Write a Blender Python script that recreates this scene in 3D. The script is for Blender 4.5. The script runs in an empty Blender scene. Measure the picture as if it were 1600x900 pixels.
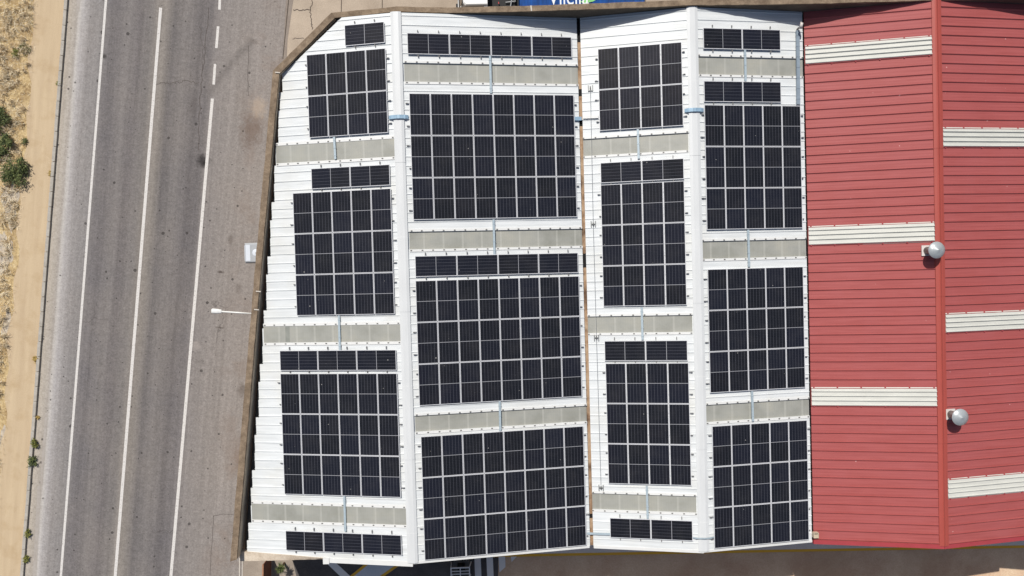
import bpy, bmesh, math, random
from mathutils import Matrix, Vector

random.seed(7)
S = bpy.context.scene
COL = S.collection

# ------------------------------------------------------------------ camera, sky, sun, exposure
YAW, TX, TY, FPX, CZ = -0.028325, -0.021302, -0.020392, 1069.018, 46.203
RCAM = Matrix.Rotation(YAW, 3, 'Z') @ Matrix.Rotation(TX, 3, 'X') @ Matrix.Rotation(TY, 3, 'Y')
EYE = Vector((0, 0, CZ))
cam = bpy.data.objects.new('camera', bpy.data.cameras.new('camera'))
COL.objects.link(cam)
cam.matrix_world = Matrix.Translation(EYE) @ RCAM.to_4x4()
cam.data.sensor_width = 36.0
cam.data.lens = 36.0 * FPX / 1600.0
cam.data.clip_start = 0.5
cam.data.clip_end = 3000
S.camera = cam

SUN_EL, SUN_AZ = math.radians(52.6), math.radians(-21.5)
world = bpy.data.worlds.new('World')
S.world = world
world.use_nodes = True
wn = world.node_tree
sky = wn.nodes.new('ShaderNodeTexSky')
sky.sky_type = 'NISHITA'
sky.sun_disc = False
sky.sun_elevation = SUN_EL
sky.sun_rotation = SUN_AZ
bg = wn.nodes['Background']
bg.inputs['Strength'].default_value = 0.075
sky.dust_density = 2.5
wn.links.new(sky.outputs['Color'], bg.inputs['Color'])
sun = bpy.data.objects.new('sun', bpy.data.lights.new('sun', 'SUN'))
COL.objects.link(sun)
sun.data.energy = 4.6
sun.data.angle = math.radians(0.5)
sun.data.color = (1.0, 0.965, 0.91)
sun.rotation_euler = Vector((0.28, -0.71, -1.0)).to_track_quat('-Z', 'Y').to_euler()
S.view_settings.view_transform = 'Standard'
S.view_settings.look = 'None'
S.view_settings.gamma = 1
S.view_settings.exposure = 0.0
KALB = 0.755                       # albedo of a surface whose sunlit picture value is 1


def bp(x, y, z=0.0):
    """point of the survey: where the sight line of photo position x, y meets height z"""
    d = RCAM @ Vector(((x - 800) / FPX, -(y - 450) / FPX, -1.0))
    return EYE + d * ((z - CZ) / d.z)


# frame of the road: across, along
RA = math.atan(0.1183)
RO = Vector((-27.66, 0, 0))
RX = Vector((math.cos(RA), -math.sin(RA), 0))
RY = Vector((math.sin(RA), math.cos(RA), 0))
RM = Matrix.Translation(RO) @ Matrix.Rotation(-RA, 4, 'Z')


def roadc(x, y):
    """road coordinates (across, along) of a photo position on the ground"""
    d = bp(x, y, 0) - RO
    return d.dot(RX), d.dot(RY)


# ------------------------------------------------------------------ roof planes
XR1, XV1, XR2, XV2, XR3, XV3 = -5.161, 4.955, 11.065, 17.658, 24.40, 31.95
ZR1, ZV1, ZR2, ZV2, ZR3, ZV3 = 8.60, 7.225, 8.479, 7.573, 8.90, 7.75
SL = {'A': (XR1, ZR1, 0.19108), 'B': (XR1, ZR1, (ZV1 - ZR1) / (XV1 - XR1)),
      'C': (XR2, ZR2, (ZR2 - ZV1) / (XR2 - XV1)), 'D': (XR2, ZR2, (ZV2 - ZR2) / (XV2 - XR2)),
      'E': (XR3, ZR3, (ZR3 - ZV2) / (XR3 - XV2)), 'F': (XR3, ZR3, (ZV3 - ZR3) / (XV3 - XR3))}
YTOP, YBOT = 14.33, -15.83


def zs(s, X):
    x0, z0, m = SL[s]
    return z0 + m * (X - x0)


def P(s, X, Y, h=0.0):
    m = SL[s][2]
    c = 1 / math.sqrt(1 + m * m)
    return Vector((X - m * c * h, Y, zs(s, X) + c * h))


def bpl(s, x, y, h=0.0):
    x0, z0, m = SL[s]
    z0 = z0 + h * math.sqrt(1 + m * m)
    d = RCAM @ Vector(((x - 800) / FPX, -(y - 450) / FPX, -1.0))
    t = (z0 - m * x0 - CZ) / (d.z - m * d.x)
    return EYE + d * t


# ------------------------------------------------------------------ materials
def lin(c):
    c /= 255.0
    return c / 12.92 if c <= 0.04045 else ((c + 0.055) / 1.055) ** 2.4


def alb(r, g, b, k=None):
    k = KALB if k is None else k
    return (lin(r) * k, lin(g) * k, lin(b) * k, 1)


class NT:
    def __init__(s, name):
        s.m = bpy.data.materials.new(name)
        s.m.use_nodes = True
        s.t = s.m.node_tree
        s.b = s.t.nodes['Principled BSDF']

    def n(s, kind, **kw):
        x = s.t.nodes.new('ShaderNode' + kind)
        for k, v in kw.items():
            setattr(x, k, v)
        return x

    def link(s, a, b):
        s.t.links.new(a, b)

    def val(s, sock, v):
        if hasattr(v, 'is_output'):
            s.link(v, sock)
        else:
            sock.default_value = v

    def coord(s, scale=(1, 1, 1)):
        tc = s.n('TexCoord')
        mp = s.n('Mapping')
        mp.inputs['Scale'].default_value = scale
        s.link(tc.outputs['Object'], mp.inputs['Vector'])
        return mp.outputs['Vector']

    def noise(s, vec, scale, detail=6, rough=0.6, dist=0.0):
        x = s.n('TexNoise')
        x.inputs['Scale'].default_value = scale
        x.inputs['Detail'].default_value = detail
        x.inputs['Roughness'].default_value = rough
        x.inputs['Distortion'].default_value = dist
        s.link(vec, x.inputs['Vector'])
        return x.outputs['Fac']

    def ramp(s, fac, stops, interp='LINEAR'):
        x = s.n('ValToRGB')
        x.color_ramp.interpolation = interp
        el = x.color_ramp.elements
        while len(el) < len(stops):
            el.new(0.5)
        for e, (p, c) in zip(el, stops):
            e.position = p
            e.color = c if hasattr(c, '__len__') else (c, c, c, 1)
        s.link(fac, x.inputs['Fac'])
        return x.outputs['Color']

    def math(s, op, a, b=0.0, c=None):
        x = s.n('Math', operation=op)
        s.val(x.inputs[0], a)
        s.val(x.inputs[1], b)
        if c is not None:
            s.val(x.inputs[2], c)
        return x.outputs[0]

    def mix(s, fac, a, b, mode='MIX'):
        x = s.n('MixRGB', blend_type=mode)
        s.val(x.inputs[0], fac)
        s.val(x.inputs[1], a)
        s.val(x.inputs[2], b)
        return x.outputs[0]

    def sep(s, vec):
        x = s.n('SeparateXYZ')
        s.link(vec, x.inputs[0])
        return x.outputs

    def bump(s, h, strength=0.3, dist=0.02):
        x = s.n('Bump')
        x.inputs['Strength'].default_value = strength
        x.inputs['Distance'].default_value = dist
        s.link(h, x.inputs['Height'])
        s.link(x.outputs[0], s.b.inputs['Normal'])

    def done(s, color, rough=0.7, metal=0.0, spec=0.4):
        s.val(s.b.inputs['Base Color'], color)
        s.b.inputs['Roughness'].default_value = rough
        s.b.inputs['Metallic'].default_value = metal
        s.b.inputs['Specular IOR Level'].default_value = spec
        return s.m


def plain(name, rgb, rough=0.6, metal=0.0, var=0.12, scale=3.0, spec=0.4, stretch=(1, 1, 1), k=None):
    """one paint or stone with uneven tone"""
    t = NT(name)
    v = t.coord(stretch)
    a = t.noise(v, scale)
    c = alb(*rgb, k=k)
    lo = tuple(x * (1 - var) for x in c[:3]) + (1,)
    hi = tuple(min(1, x * (1 + var)) for x in c[:3]) + (1,)
    return t.done(t.ramp(a, [(0.3, lo), (0.7, hi)]), rough, metal, spec)


M = {}


def white_sheet():
    t = NT('white_sheet')
    v = t.coord((0.25, 3.0, 1))
    a = t.noise(v, 1.6, 5)
    w = t.coord()
    b = t.noise(w, 0.35, 4)
    base = t.ramp(a, [(0.25, alb(218, 222, 223)), (0.75, alb(245, 248, 248))])
    dirt = t.ramp(b, [(0.5, 0.0), (0.8, 0.45)])
    c = t.mix(dirt, base, alb(222, 218, 205))
    run = t.noise(t.coord((0.12, 7.0, 1)), 1.1, 6, 0.7)
    c = t.mix(t.ramp(run, [(0.52, 0.0), (0.78, 0.4)]), c, alb(196, 193, 184))
    y = t.sep(w)[1]
    wave = t.math('SINE', t.math('MULTIPLY', y, 2 * math.pi / 0.102))
    t.bump(wave, 0.12, 0.004)
    return t.done(c, 0.42, 0, 0.4)


def red_sheet():
    t = NT('red_sheet')
    w = t.coord()
    v = t.coord((0.12, 5.0, 1))
    a = t.noise(v, 2.2, 6)
    b = t.noise(w, 0.5, 5)
    base = t.ramp(a, [(0.3, alb(166, 83, 80)), (0.7, alb(182, 97, 94))])
    c = t.mix(t.ramp(b, [(0.4, 0.0), (0.8, 0.5)]), base, alb(180, 100, 101))
    sp = t.n('TexVoronoi', voronoi_dimensions='2D')
    sp.inputs['Scale'].default_value = 0.8
    t.link(w, sp.inputs['Vector'])
    dots = t.math('LESS_THAN', sp.outputs['Distance'], t.math('MULTIPLY', t.math('POWER', t.sep(sp.outputs['Color'])[0], 12.0), 0.03))
    c = t.mix(dots, c, alb(226, 170, 165))
    y = t.sep(w)[1]
    wave = t.math('SINE', t.math('MULTIPLY', y, 2 * math.pi / 0.17))
    t.bump(wave, 0.15, 0.006)
    return t.done(c, 0.5, 0, 0.35)


def cells():
    t = NT('solar_cells')
    w = t.coord()
    o = t.sep(w)
    info = t.n('ObjectInfo')
    rnd = info.outputs['Random']
    base = t.ramp(rnd, [(0.0, alb(28, 29, 33)), (0.45, alb(30, 31, 37)), (0.85, alb(31, 33, 43)), (1.0, alb(31, 31, 35))])

    def line(co, pitch, half):
        f = t.math('FRACT', t.math('ADD', t.math('DIVIDE', co, pitch), 100.5))
        d = t.math('ABSOLUTE', t.math('SUBTRACT', f, 0.5))
        return t.math('LESS_THAN', d, half / pitch)
    cols = line(t.math('ADD', o[0], 0.0), 0.178, 0.008)
    rows = line(t.math('ADD', o[1], 0.0455), 0.091, 0.0028)
    c = t.mix(t.math('MULTIPLY', rows, 0.28), base, alb(96, 98, 108))
    c = t.mix(t.math('MULTIPLY', cols, 0.55), c, alb(104, 105, 114))
    # dust and a few bird droppings, different on every module
    off = t.n('VectorMath', operation='ADD')
    cmb = t.n('CombineXYZ')
    for i in range(3):
        t.link(t.math('MULTIPLY', rnd, 91.0 + 37 * i), cmb.inputs[i])
    t.link(w, off.inputs[0])
    t.link(cmb.outputs[0], off.inputs[1])
    dn = t.noise(off.outputs[0], 1.2, 4)
    c = t.mix(t.ramp(dn, [(0.45, 0.0), (0.9, 0.06)]), c, alb(146, 142, 138))
    vo = t.n('TexVoronoi', voronoi_dimensions='2D')
    vo.inputs['Scale'].default_value = 0.9
    t.link(off.outputs[0], vo.inputs['Vector'])
    rs = t.sep(vo.outputs['Color'])[0]
    rad = t.math('MULTIPLY', t.math('POWER', rs, 6.0), 0.034)
    c = t.mix(t.math('LESS_THAN', vo.outputs['Distance'], rad), c, alb(150, 148, 144))
    return t.done(c, 0.16, 0, 0.35)


def pane():
    t = NT('fibreglass_pane')
    w = t.coord()
    o = t.sep(w)
    a = t.noise(w, 0.6, 5)
    c = t.ramp(a, [(0.28, alb(152, 152, 143)), (0.5, alb(171, 171, 163)), (0.72, alb(184, 182, 170))])
    f = t.math('FRACT', t.math('ADD', t.math('DIVIDE', o[0], 1.06), 100.3))
    band = t.math('MULTIPLY', t.math('LESS_THAN', t.math('ABSOLUTE', t.math('SUBTRACT', f, 0.5)), 0.05), 0.35)
    c = t.mix(band, c, alb(205, 204, 195))
    g = t.math('FRACT', t.math('ADD', t.math('DIVIDE', o[0], 0.132), 100))
    c = t.mix(t.math('MULTIPLY', t.math('LESS_THAN', g, 0.2), 0.14), c, alb(150, 150, 138))
    st = t.coord((0.3, 4, 1))
    c = t.mix(t.ramp(t.noise(st, 2.0, 4), [(0.5, 0.0), (0.8, 0.3)]), c, alb(160, 158, 140))
    return t.done(c, 0.35, 0, 0.5)


def rust():
    t = NT('rusty_gutter')
    w = t.coord((1, 0.5, 1))
    a = t.noise(w, 3.0, 7, 0.7)
    b = t.noise(t.coord(), 0.5, 4)
    c = t.ramp(a, [(0.25, alb(84, 62, 46)), (0.45, alb(172, 140, 110)), (0.75, alb(206, 184, 156))])
    c = t.mix(t.ramp(b, [(0.5, 0.0), (0.62, 0.85)]), c, alb(84, 58, 40))
    return t.done(c, 0.85)


def concrete(name, c1, c2, scale=1.5, fine=25.0, stain=None, rough=0.9):
    t = NT(name)
    w = t.coord()
    a = t.noise(w, scale, 8, 0.65)
    f = t.noise(w, fine, 4, 0.7)
    c = t.ramp(a, [(0.32, alb(*c1)), (0.68, alb(*c2))])
    c = t.mix(0.28, c, t.ramp(f, [(0.3, 0.12), (0.7, 1.0)]), 'SOFT_LIGHT')
    if stain:
        s = t.noise(w, scale * 0.37, 6, 0.6, 0.6)
        c = t.mix(t.ramp(s, [(0.5, 0.0), (0.75, 0.6)]), c, alb(*stain))
    t.bump(f, 0.3, 0.01)
    return t.done(c, rough, 0, 0.25)


def asphalt_road():
    t = NT('worn_asphalt')
    w = t.coord()
    o = t.sep(w)
    nz = t.noise(t.coord((1, 0.08, 1)), 0.7, 5)
    u = t.math('ADD', o[0], t.math('MULTIPLY', t.math('SUBTRACT', nz, 0.5), 0.35))
    mr = t.n('MapRange')
    t.link(u, mr.inputs[0])
    mr.inputs[1].default_value = -3
    mr.inputs[2].default_value = 15
    st = [(-2.5, (184, 172, 154)), (-1.95, (172, 161, 147)), (-1.78, (167, 157, 145)), (-1.62, (190, 182, 172)), (-1.42, (172, 165, 159)),
          (-0.9, (154, 147, 141)), (-0.1, (143, 137, 132)), (0.35, (119, 113, 111)), (0.9, (115, 109, 107)), (1.6, (132, 125, 120)),
          (2.3, (117, 110, 107)), (3.1, (131, 124, 118)), (3.55, (146, 137, 127)), (4.0, (145, 136, 126)), (4.6, (113, 107, 104)),
          (5.4, (130, 123, 118)), (6.3, (110, 104, 102)), (7.0, (116, 110, 108)), (7.6, (142, 134, 128)),
          (9.0, (149, 140, 132)), (11.0, (153, 143, 134)), (15.0, (150, 139, 129))]
    # two ramps joined, since the lanes need many stops
    c = t.ramp(mr.outputs[0], [((p + 3) / 18, alb(*[v * (1.03 if p < -1 else 0.955) * g for v, g in zip(q, (0.985, 1.0, 1.025))])) for p, q in st])
    big = t.noise(w, 0.22, 6, 0.6)
    c = t.mix(t.ramp(big, [(0.35, 0.0), (0.75, 0.25)]), c, alb(156, 146, 136))
    f1 = t.noise(w, 8.0, 8, 0.85)
    c = t.mix(0.6, c, t.ramp(f1, [(0.28, 0.1), (0.72, 1.0)]), 'SOFT_LIGHT')
    f2 = t.noise(w, 3.0, 5, 0.7)
    c = t.mix(0.22, c, t.ramp(f2, [(0.3, 0.15), (0.7, 0.95)]), 'SOFT_LIGHT')
    sk = t.noise(t.coord((2.2, 0.035, 1)), 1.4, 5, 0.7)
    c = t.mix(0.22, c, t.ramp(sk, [(0.35, 0.22), (0.65, 0.8)]), 'SOFT_LIGHT')
    # brown stains on the pavement by the wall
    bs = t.noise(w, 0.35, 5, 0.6, 0.4)
    side = t.ramp(mr.outputs[0], [(0.66, 0.0), (0.78, 1.0)])
    c = t.mix(t.math('MULTIPLY', t.ramp(bs, [(0.52, 0.0), (0.7, 0.55)]), side), c, alb(128, 106, 90))
    # tar and oil spots
    for sc, mx, pw in ((0.6, 0.11, 2.4), (1.3, 0.065, 3.4)):
        vo = t.n('TexVoronoi', voronoi_dimensions='2D')
        vo.inputs['Scale'].default_value = sc
        wn_ = t.n('TexNoise')
        wn_.inputs['Scale'].default_value = 9.0
        t.link(w, wn_.inputs['Vector'])
        t.link(t.mix(0.05, w, wn_.outputs['Color'], 'ADD'), vo.inputs['Vector'])
        rs = t.sep(vo.outputs['Color'])[0]
        rad = t.math('MULTIPLY', t.math('POWER', rs, pw), mx * sc)
        m = t.math('LESS_THAN', vo.outputs['Distance'], rad)
        c = t.mix(t.math('MULTIPLY', m, 0.72), c, alb(56, 52, 50))
    # oil stains, patches and one curved tyre mark where they lie on this road
    rag = t.noise(w, 2.6, 6, 0.75)
    for (px, py), rx, ry, st_, col in (((317, 252), 0.55, 0.6, 0.8, (44, 40, 40)), ((321, 254), 0.2, 0.2, 0.9, (34, 30, 30)),
                                       ((392, 205), 0.9, 1.6, 0.5, (104, 82, 68)), ((404, 168), 0.7, 0.9, 0.45, (190, 170, 148)),
                                       ((360, 374), 0.25, 0.45, 0.45, (96, 86, 80)), ((372, 452), 0.25, 0.45, 0.4, (96, 86, 80)),
                                       ((378, 610), 0.4, 0.6, 0.55, (92, 80, 72)), ((344, 425), 0.28, 0.1, 0.8, (70, 58, 54)),
                                       ((344, 512), 0.4, 0.09, 0.6, (80, 70, 64)), ((306, 540), 0.4, 0.4, 0.3, (190, 180, 172)),
                                       ((163, 88), 0.16, 0.2, 0.8, (60, 56, 54)), ((300, 165), 0.35, 0.9, 0.25, (90, 82, 78))):
        u0, v0 = roadc(px, py)
        ex_ = t.math('DIVIDE', t.math('SUBTRACT', o[0], u0), rx)
        ey_ = t.math('DIVIDE', t.math('SUBTRACT', o[1], v0), ry)
        rr = t.math('SQRT', t.math('ADD', t.math('MULTIPLY', ex_, ex_), t.math('MULTIPLY', ey_, ey_)))
        f = t.math('ADD', rr, t.math('MULTIPLY', t.math('SUBTRACT', rag, 0.5), 2.2))
        c = t.mix(t.ramp(f, [(0.35, st_), (1.0, 0.0)]), c, alb(*col))
    (ua, va), (ub, vb) = roadc(398, 62), roadc(326, 148)
    L_ = math.hypot(ub - ua, vb - va)
    dx, dy = (ub - ua) / L_, (vb - va) / L_
    pu, pv_ = t.math('SUBTRACT', o[0], ua), t.math('SUBTRACT', o[1], va)
    al_ = t.math('ADD', t.math('MULTIPLY', pu, dx), t.math('MULTIPLY', pv_, dy))
    ac_ = t.math('ABSOLUTE', t.math('ADD', t.math('SUBTRACT', t.math('MULTIPLY', pu, dy), t.math('MULTIPLY', pv_, dx)),
                                    t.math('MULTIPLY', t.math('MULTIPLY', al_, t.math('SUBTRACT', al_, L_)), 0.03)))
    inside = t.math('MULTIPLY', t.math('GREATER_THAN', al_, 0.0), t.math('LESS_THAN', al_, L_))
    band = t.ramp(t.math('ADD', ac_, t.math('MULTIPLY', rag, 0.2)), [(0.15, 0.32), (0.5, 0.0)])
    c = t.mix(t.math('MULTIPLY', band, inside), c, alb(84, 78, 76))
    # hairline cracks
    vd = t.n('TexVoronoi', feature='DISTANCE_TO_EDGE')
    vd.inputs['Scale'].default_value = 0.17
    dd = t.n('TexNoise')
    dd.inputs['Scale'].default_value = 1.6
    dd.inputs['Detail'].default_value = 6
    t.link(w, dd.inputs['Vector'])
    t.link(t.mix(0.8, w, dd.outputs['Color'], 'ADD'), vd.inputs['Vector'])
    cr = t.math('LESS_THAN', vd.outputs['Distance'], 0.0042)
    gate = t.ramp(t.noise(w, 0.16, 3), [(0.55, 0.0), (0.66, 0.4)])
    c = t.mix(t.math('MULTIPLY', cr, gate), c, alb(70, 64, 62))
    t.bump(f1, 0.25, 0.008)
    return t.done(c, 0.9, 0, 0.25)


def worn_paint(name, rgb, lo=0.30, hi=0.42, scale=7.0, under=(128, 120, 114)):
    t = NT(name)
    w = t.coord()
    a = t.noise(w, scale, 7, 0.75)
    m = t.ramp(a, [(lo, 0.0), (hi, 1.0)])
    b = t.noise(w, 1.3, 4)
    c = t.mix(t.math('MULTIPLY', b, 0.25), alb(*rgb), alb(*[x * 0.85 for x in rgb]))
    return t.done(t.mix(m, alb(*under), c), 0.8, 0, 0.3)


def dry_ground():
    t = NT('dry_grass_ground')
    w = t.coord()
    a = t.noise(w, 0.75, 9, 0.78)
    f = t.noise(w, 6.0, 8, 0.85)
    c = t.ramp(a, [(0.28, alb(128, 106, 76)), (0.42, alb(174, 147, 106)), (0.55, alb(212, 186, 138)), (0.75, alb(222, 206, 172))])
    c = t.mix(0.7, c, t.ramp(f, [(0.3, 0.05), (0.7, 1.0)]), 'SOFT_LIGHT')
    g = t.noise(w, 0.32, 5)
    c = t.mix(t.ramp(g, [(0.6, 0.0), (0.72, 0.5)]), c, alb(176, 160, 138))
    t.bump(f, 0.7, 0.05)
    return t.done(c, 0.95, 0, 0.15)


def sandy_path():
    t = NT('sandy_path')
    w = t.coord()
    st = t.noise(t.coord((1.6, 0.12, 1)), 1.3, 5)
    a = t.noise(w, 0.8, 7, 0.65)
    f = t.noise(w, 22.0, 4, 0.8)
    c = t.ramp(st, [(0.3, alb(196, 173, 142)), (0.7, alb(212, 190, 157))])
    c = t.mix(t.ramp(a, [(0.5, 0.0), (0.75, 0.65)]), c, alb(182, 155, 118))
    c = t.mix(0.3, c, t.ramp(f, [(0.3, 0.15), (0.7, 1.0)]), 'SOFT_LIGHT')
    t.bump(f, 0.3, 0.01)
    return t.done(c, 0.95, 0, 0.15)


def leaves(name, c1, c2):
    t = NT(name)
    info = t.n('NewGeometry')
    c = t.ramp(info.outputs['Random Per Island'], [(0.0, alb(*c1)), (1.0, alb(*c2))])
    t.b.inputs['Transmission Weight'].default_value = 0.0
    return t.done(c, 0.7, 0, 0.2)


M['white'] = white_sheet()
M['red'] = red_sheet()
M['cells'] = cells()
M['pane'] = pane()
M['rust'] = rust()
M['frame'] = plain('anodised_frame', (232, 233, 236), 0.38, 0.0, 0.05, 4, 0.5)
M['back'] = plain('module_backsheet', (176, 177, 182), 0.5, 0, 0.05)
M['rail'] = plain('mill_aluminium', (168, 170, 174), 0.4, 0.3, 0.06)
M['ridge'] = plain('ridge_flashing', (224, 226, 226), 0.45, 0, 0.05, 1.5, 0.4, (2.0, 0.3, 1))
M['trim'] = plain('white_edge_flashing', (236, 236, 233), 0.5, 0, 0.04, 2)
M['red_ridge'] = plain('red_ridge_flashing', (176, 82, 72), 0.5, 0, 0.06, 1.5, 0.35, (2, 0.4, 1))
M['red_trim'] = plain('red_verge_trim', (176, 70, 76), 0.5, 0, 0.06, 2)
M['cream'] = plain('cream_fibre_sheet', (212, 212, 204), 0.55, 0, 0.08, 2.2, 0.4, (0.3, 3, 1))
M['galv'] = plain('galvanised_tray', (182, 197, 205), 0.45, 0.1, 0.1, 5)
M['galv_blue'] = plain('blue_steel_tray', (156, 186, 208), 0.45, 0.1, 0.14, 6)
M['duct'] = plain('grey_conduit_paint', (150, 164, 176), 0.5, 0.1, 0.1, 4)
M['dark'] = plain('dark_cavity', (26, 24, 23), 0.9, 0, 0.2)  # near-black colour standing in for the shade inside gaps and openings
M['coping'] = concrete('mossy_concrete_coping', (116, 99, 82), (158, 139, 117), 2.6, 14, (86, 72, 58))
M['coping_pale'] = concrete('pale_mortar_ledge', (206, 188, 166), (236, 221, 200), 2.4, 12, (170, 146, 118))
M['joint'] = plain('white_mortar_joint', (214, 206, 194), 0.9, 0, 0.1, 6)
M['wall'] = concrete('rendered_wall', (214, 208, 198), (232, 227, 218), 0.8, 20)
M['street_wall'] = concrete('weathered_street_render', (196, 178, 154), (222, 204, 180), 1.4, 14, (150, 130, 108))
M['parapet'] = concrete('shade_darkened_render', (88, 79, 70), (112, 102, 90), 0.9, 16)  # end parapet render, darkened to put its inner face's shade into the colour
M['clip'] = plain('grey_clip_metal', (128, 126, 122), 0.5, 0.1, 0.15, 6)
M['metal_dark'] = plain('dark_gutter_metal', (92, 90, 86), 0.6, 0.2, 0.2, 3)
M['asphalt'] = asphalt_road()
M['line'] = worn_paint('white_road_paint', (228, 224, 219), 0.30, 0.47, 9.0)
M['line_old'] = worn_paint('faded_road_paint', (192, 185, 177), 0.36, 0.7, 2.6, (170, 161, 152))
M['grass_floor'] = dry_ground()
M['sand'] = sandy_path()
M['kerb'] = concrete('grey_kerb_stone', (168, 162, 152), (192, 186, 176), 2.0, 18)
M['slab'] = concrete('yard_concrete', (174, 159, 142), (196, 180, 161), 0.6, 16, (158, 141, 123))
M['pave'] = concrete('grey_beige_pavement', (158, 146, 133), (178, 165, 150), 0.9, 14, (140, 126, 112))
M['seam'] = concrete('grey_channel_concrete', (140, 128, 118), (156, 145, 134), 1.0, 18)
M['crack'] = plain('crack_filling', (88, 78, 70), 0.95, 0, 0.3, 6)
M['road_crack'] = plain('dark_road_crack', (92, 84, 80), 0.95, 0, 0.3, 6)  # dark tone of the road cracks
M['earth'] = concrete('brown_yard_concrete', (214, 178, 148), (236, 207, 174), 0.5, 10, (186, 146, 116))
M['apron'] = concrete('grey_apron_concrete', (232, 222, 212), (242, 232, 222), 0.7, 14)
M['walk'] = concrete('blue_grey_walkway', (206, 214, 222), (222, 228, 234), 0.7, 14)
M['yard_tar'] = concrete('yard_asphalt', (84, 80, 79), (108, 103, 100), 0.8, 12, (66, 62, 60))
M['yellow'] = worn_paint('yellow_floor_paint', (255, 196, 70), 0.22, 0.36, 5.0, (150, 130, 100))
M['bar'] = worn_paint('white_floor_paint', (252, 250, 246), 0.2, 0.34, 6.0, (200, 190, 180))
M['tyremark'] = plain('rubber_mark', (104, 96, 90), 0.95, 0, 0.15, 5)
M['white_paint'] = plain('white_vehicle_paint', (244, 244, 242), 0.3, 0, 0.02, 2, 0.5)
M['lamp_white'] = plain('white_lamp_paint', (244, 244, 240), 0.4, 0, 0.03, 3)
M['black'] = plain('black_rubber', (24, 24, 25), 0.7, 0, 0.2)
M['glass'] = plain('dark_vehicle_glass', (20, 24, 28), 0.08, 0, 0.1, 3, 0.6)
M['blue'] = plain('blue_tarpaulin', (14, 74, 146), 0.6, 0, 0.45, 1.6, 0.15, (4, 0.6, 1))
M['letter'] = plain('white_lettering', (240, 244, 246), 0.5, 0, 0.03)
M['leafgreen'] = plain('green_leaf_print', (132, 204, 120), 0.5, 0, 0.15, 2)
M['red_lamp'] = plain('red_tail_light', (196, 40, 48), 0.3, 0, 0.05)
M['steel'] = plain('brushed_steel', (186, 192, 194), 0.36, 0.3, 0.06, 5)
M['steel_base'] = plain('pale_base_sheet', (222, 214, 208), 0.5, 0, 0.06, 5)
M['steel_pipe'] = plain('grey_pipe_steel', (150, 140, 136), 0.5, 0.2, 0.15, 6)
M['box_grey'] = plain('grey_cooler_casing', (176, 180, 184), 0.5, 0, 0.06, 4)
M['box_pale'] = plain('pale_cooler_casing', (222, 228, 236), 0.45, 0, 0.04, 4)
M['terracotta'] = plain('red_brown_board', (134, 82, 62), 0.7, 0, 0.2, 4)
M['gate_frame'] = plain('pale_brown_frame', (176, 128, 98), 0.7, 0, 0.15, 5)
M['straw'] = leaves('straw_blades', (196, 164, 116), (255, 244, 214))
M['shrub'] = leaves('shrub_leaves', (46, 60, 36), (120, 128, 76))
M['weed'] = leaves('weed_leaves', (74, 86, 40), (150, 146, 76))
M['weed_dry'] = leaves('dry_weed_leaves', (140, 116, 60), (206, 176, 104))
M['bark'] = plain('brown_stem', (96, 76, 56), 0.9, 0, 0.2, 6)
M['gravel'] = concrete('pale_gravel', (168, 154, 136), (216, 204, 186), 3.0, 16)
M['beige'] = plain('beige_tin', (206, 190, 166), 0.6, 0, 0.1, 8)
M['orange'] = plain('amber_machine_paint', (206, 150, 60), 0.5, 0, 0.1, 4)
M['rope'] = plain('steel_cable', (150, 152, 152), 0.5, 0.3, 0.05)


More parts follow.
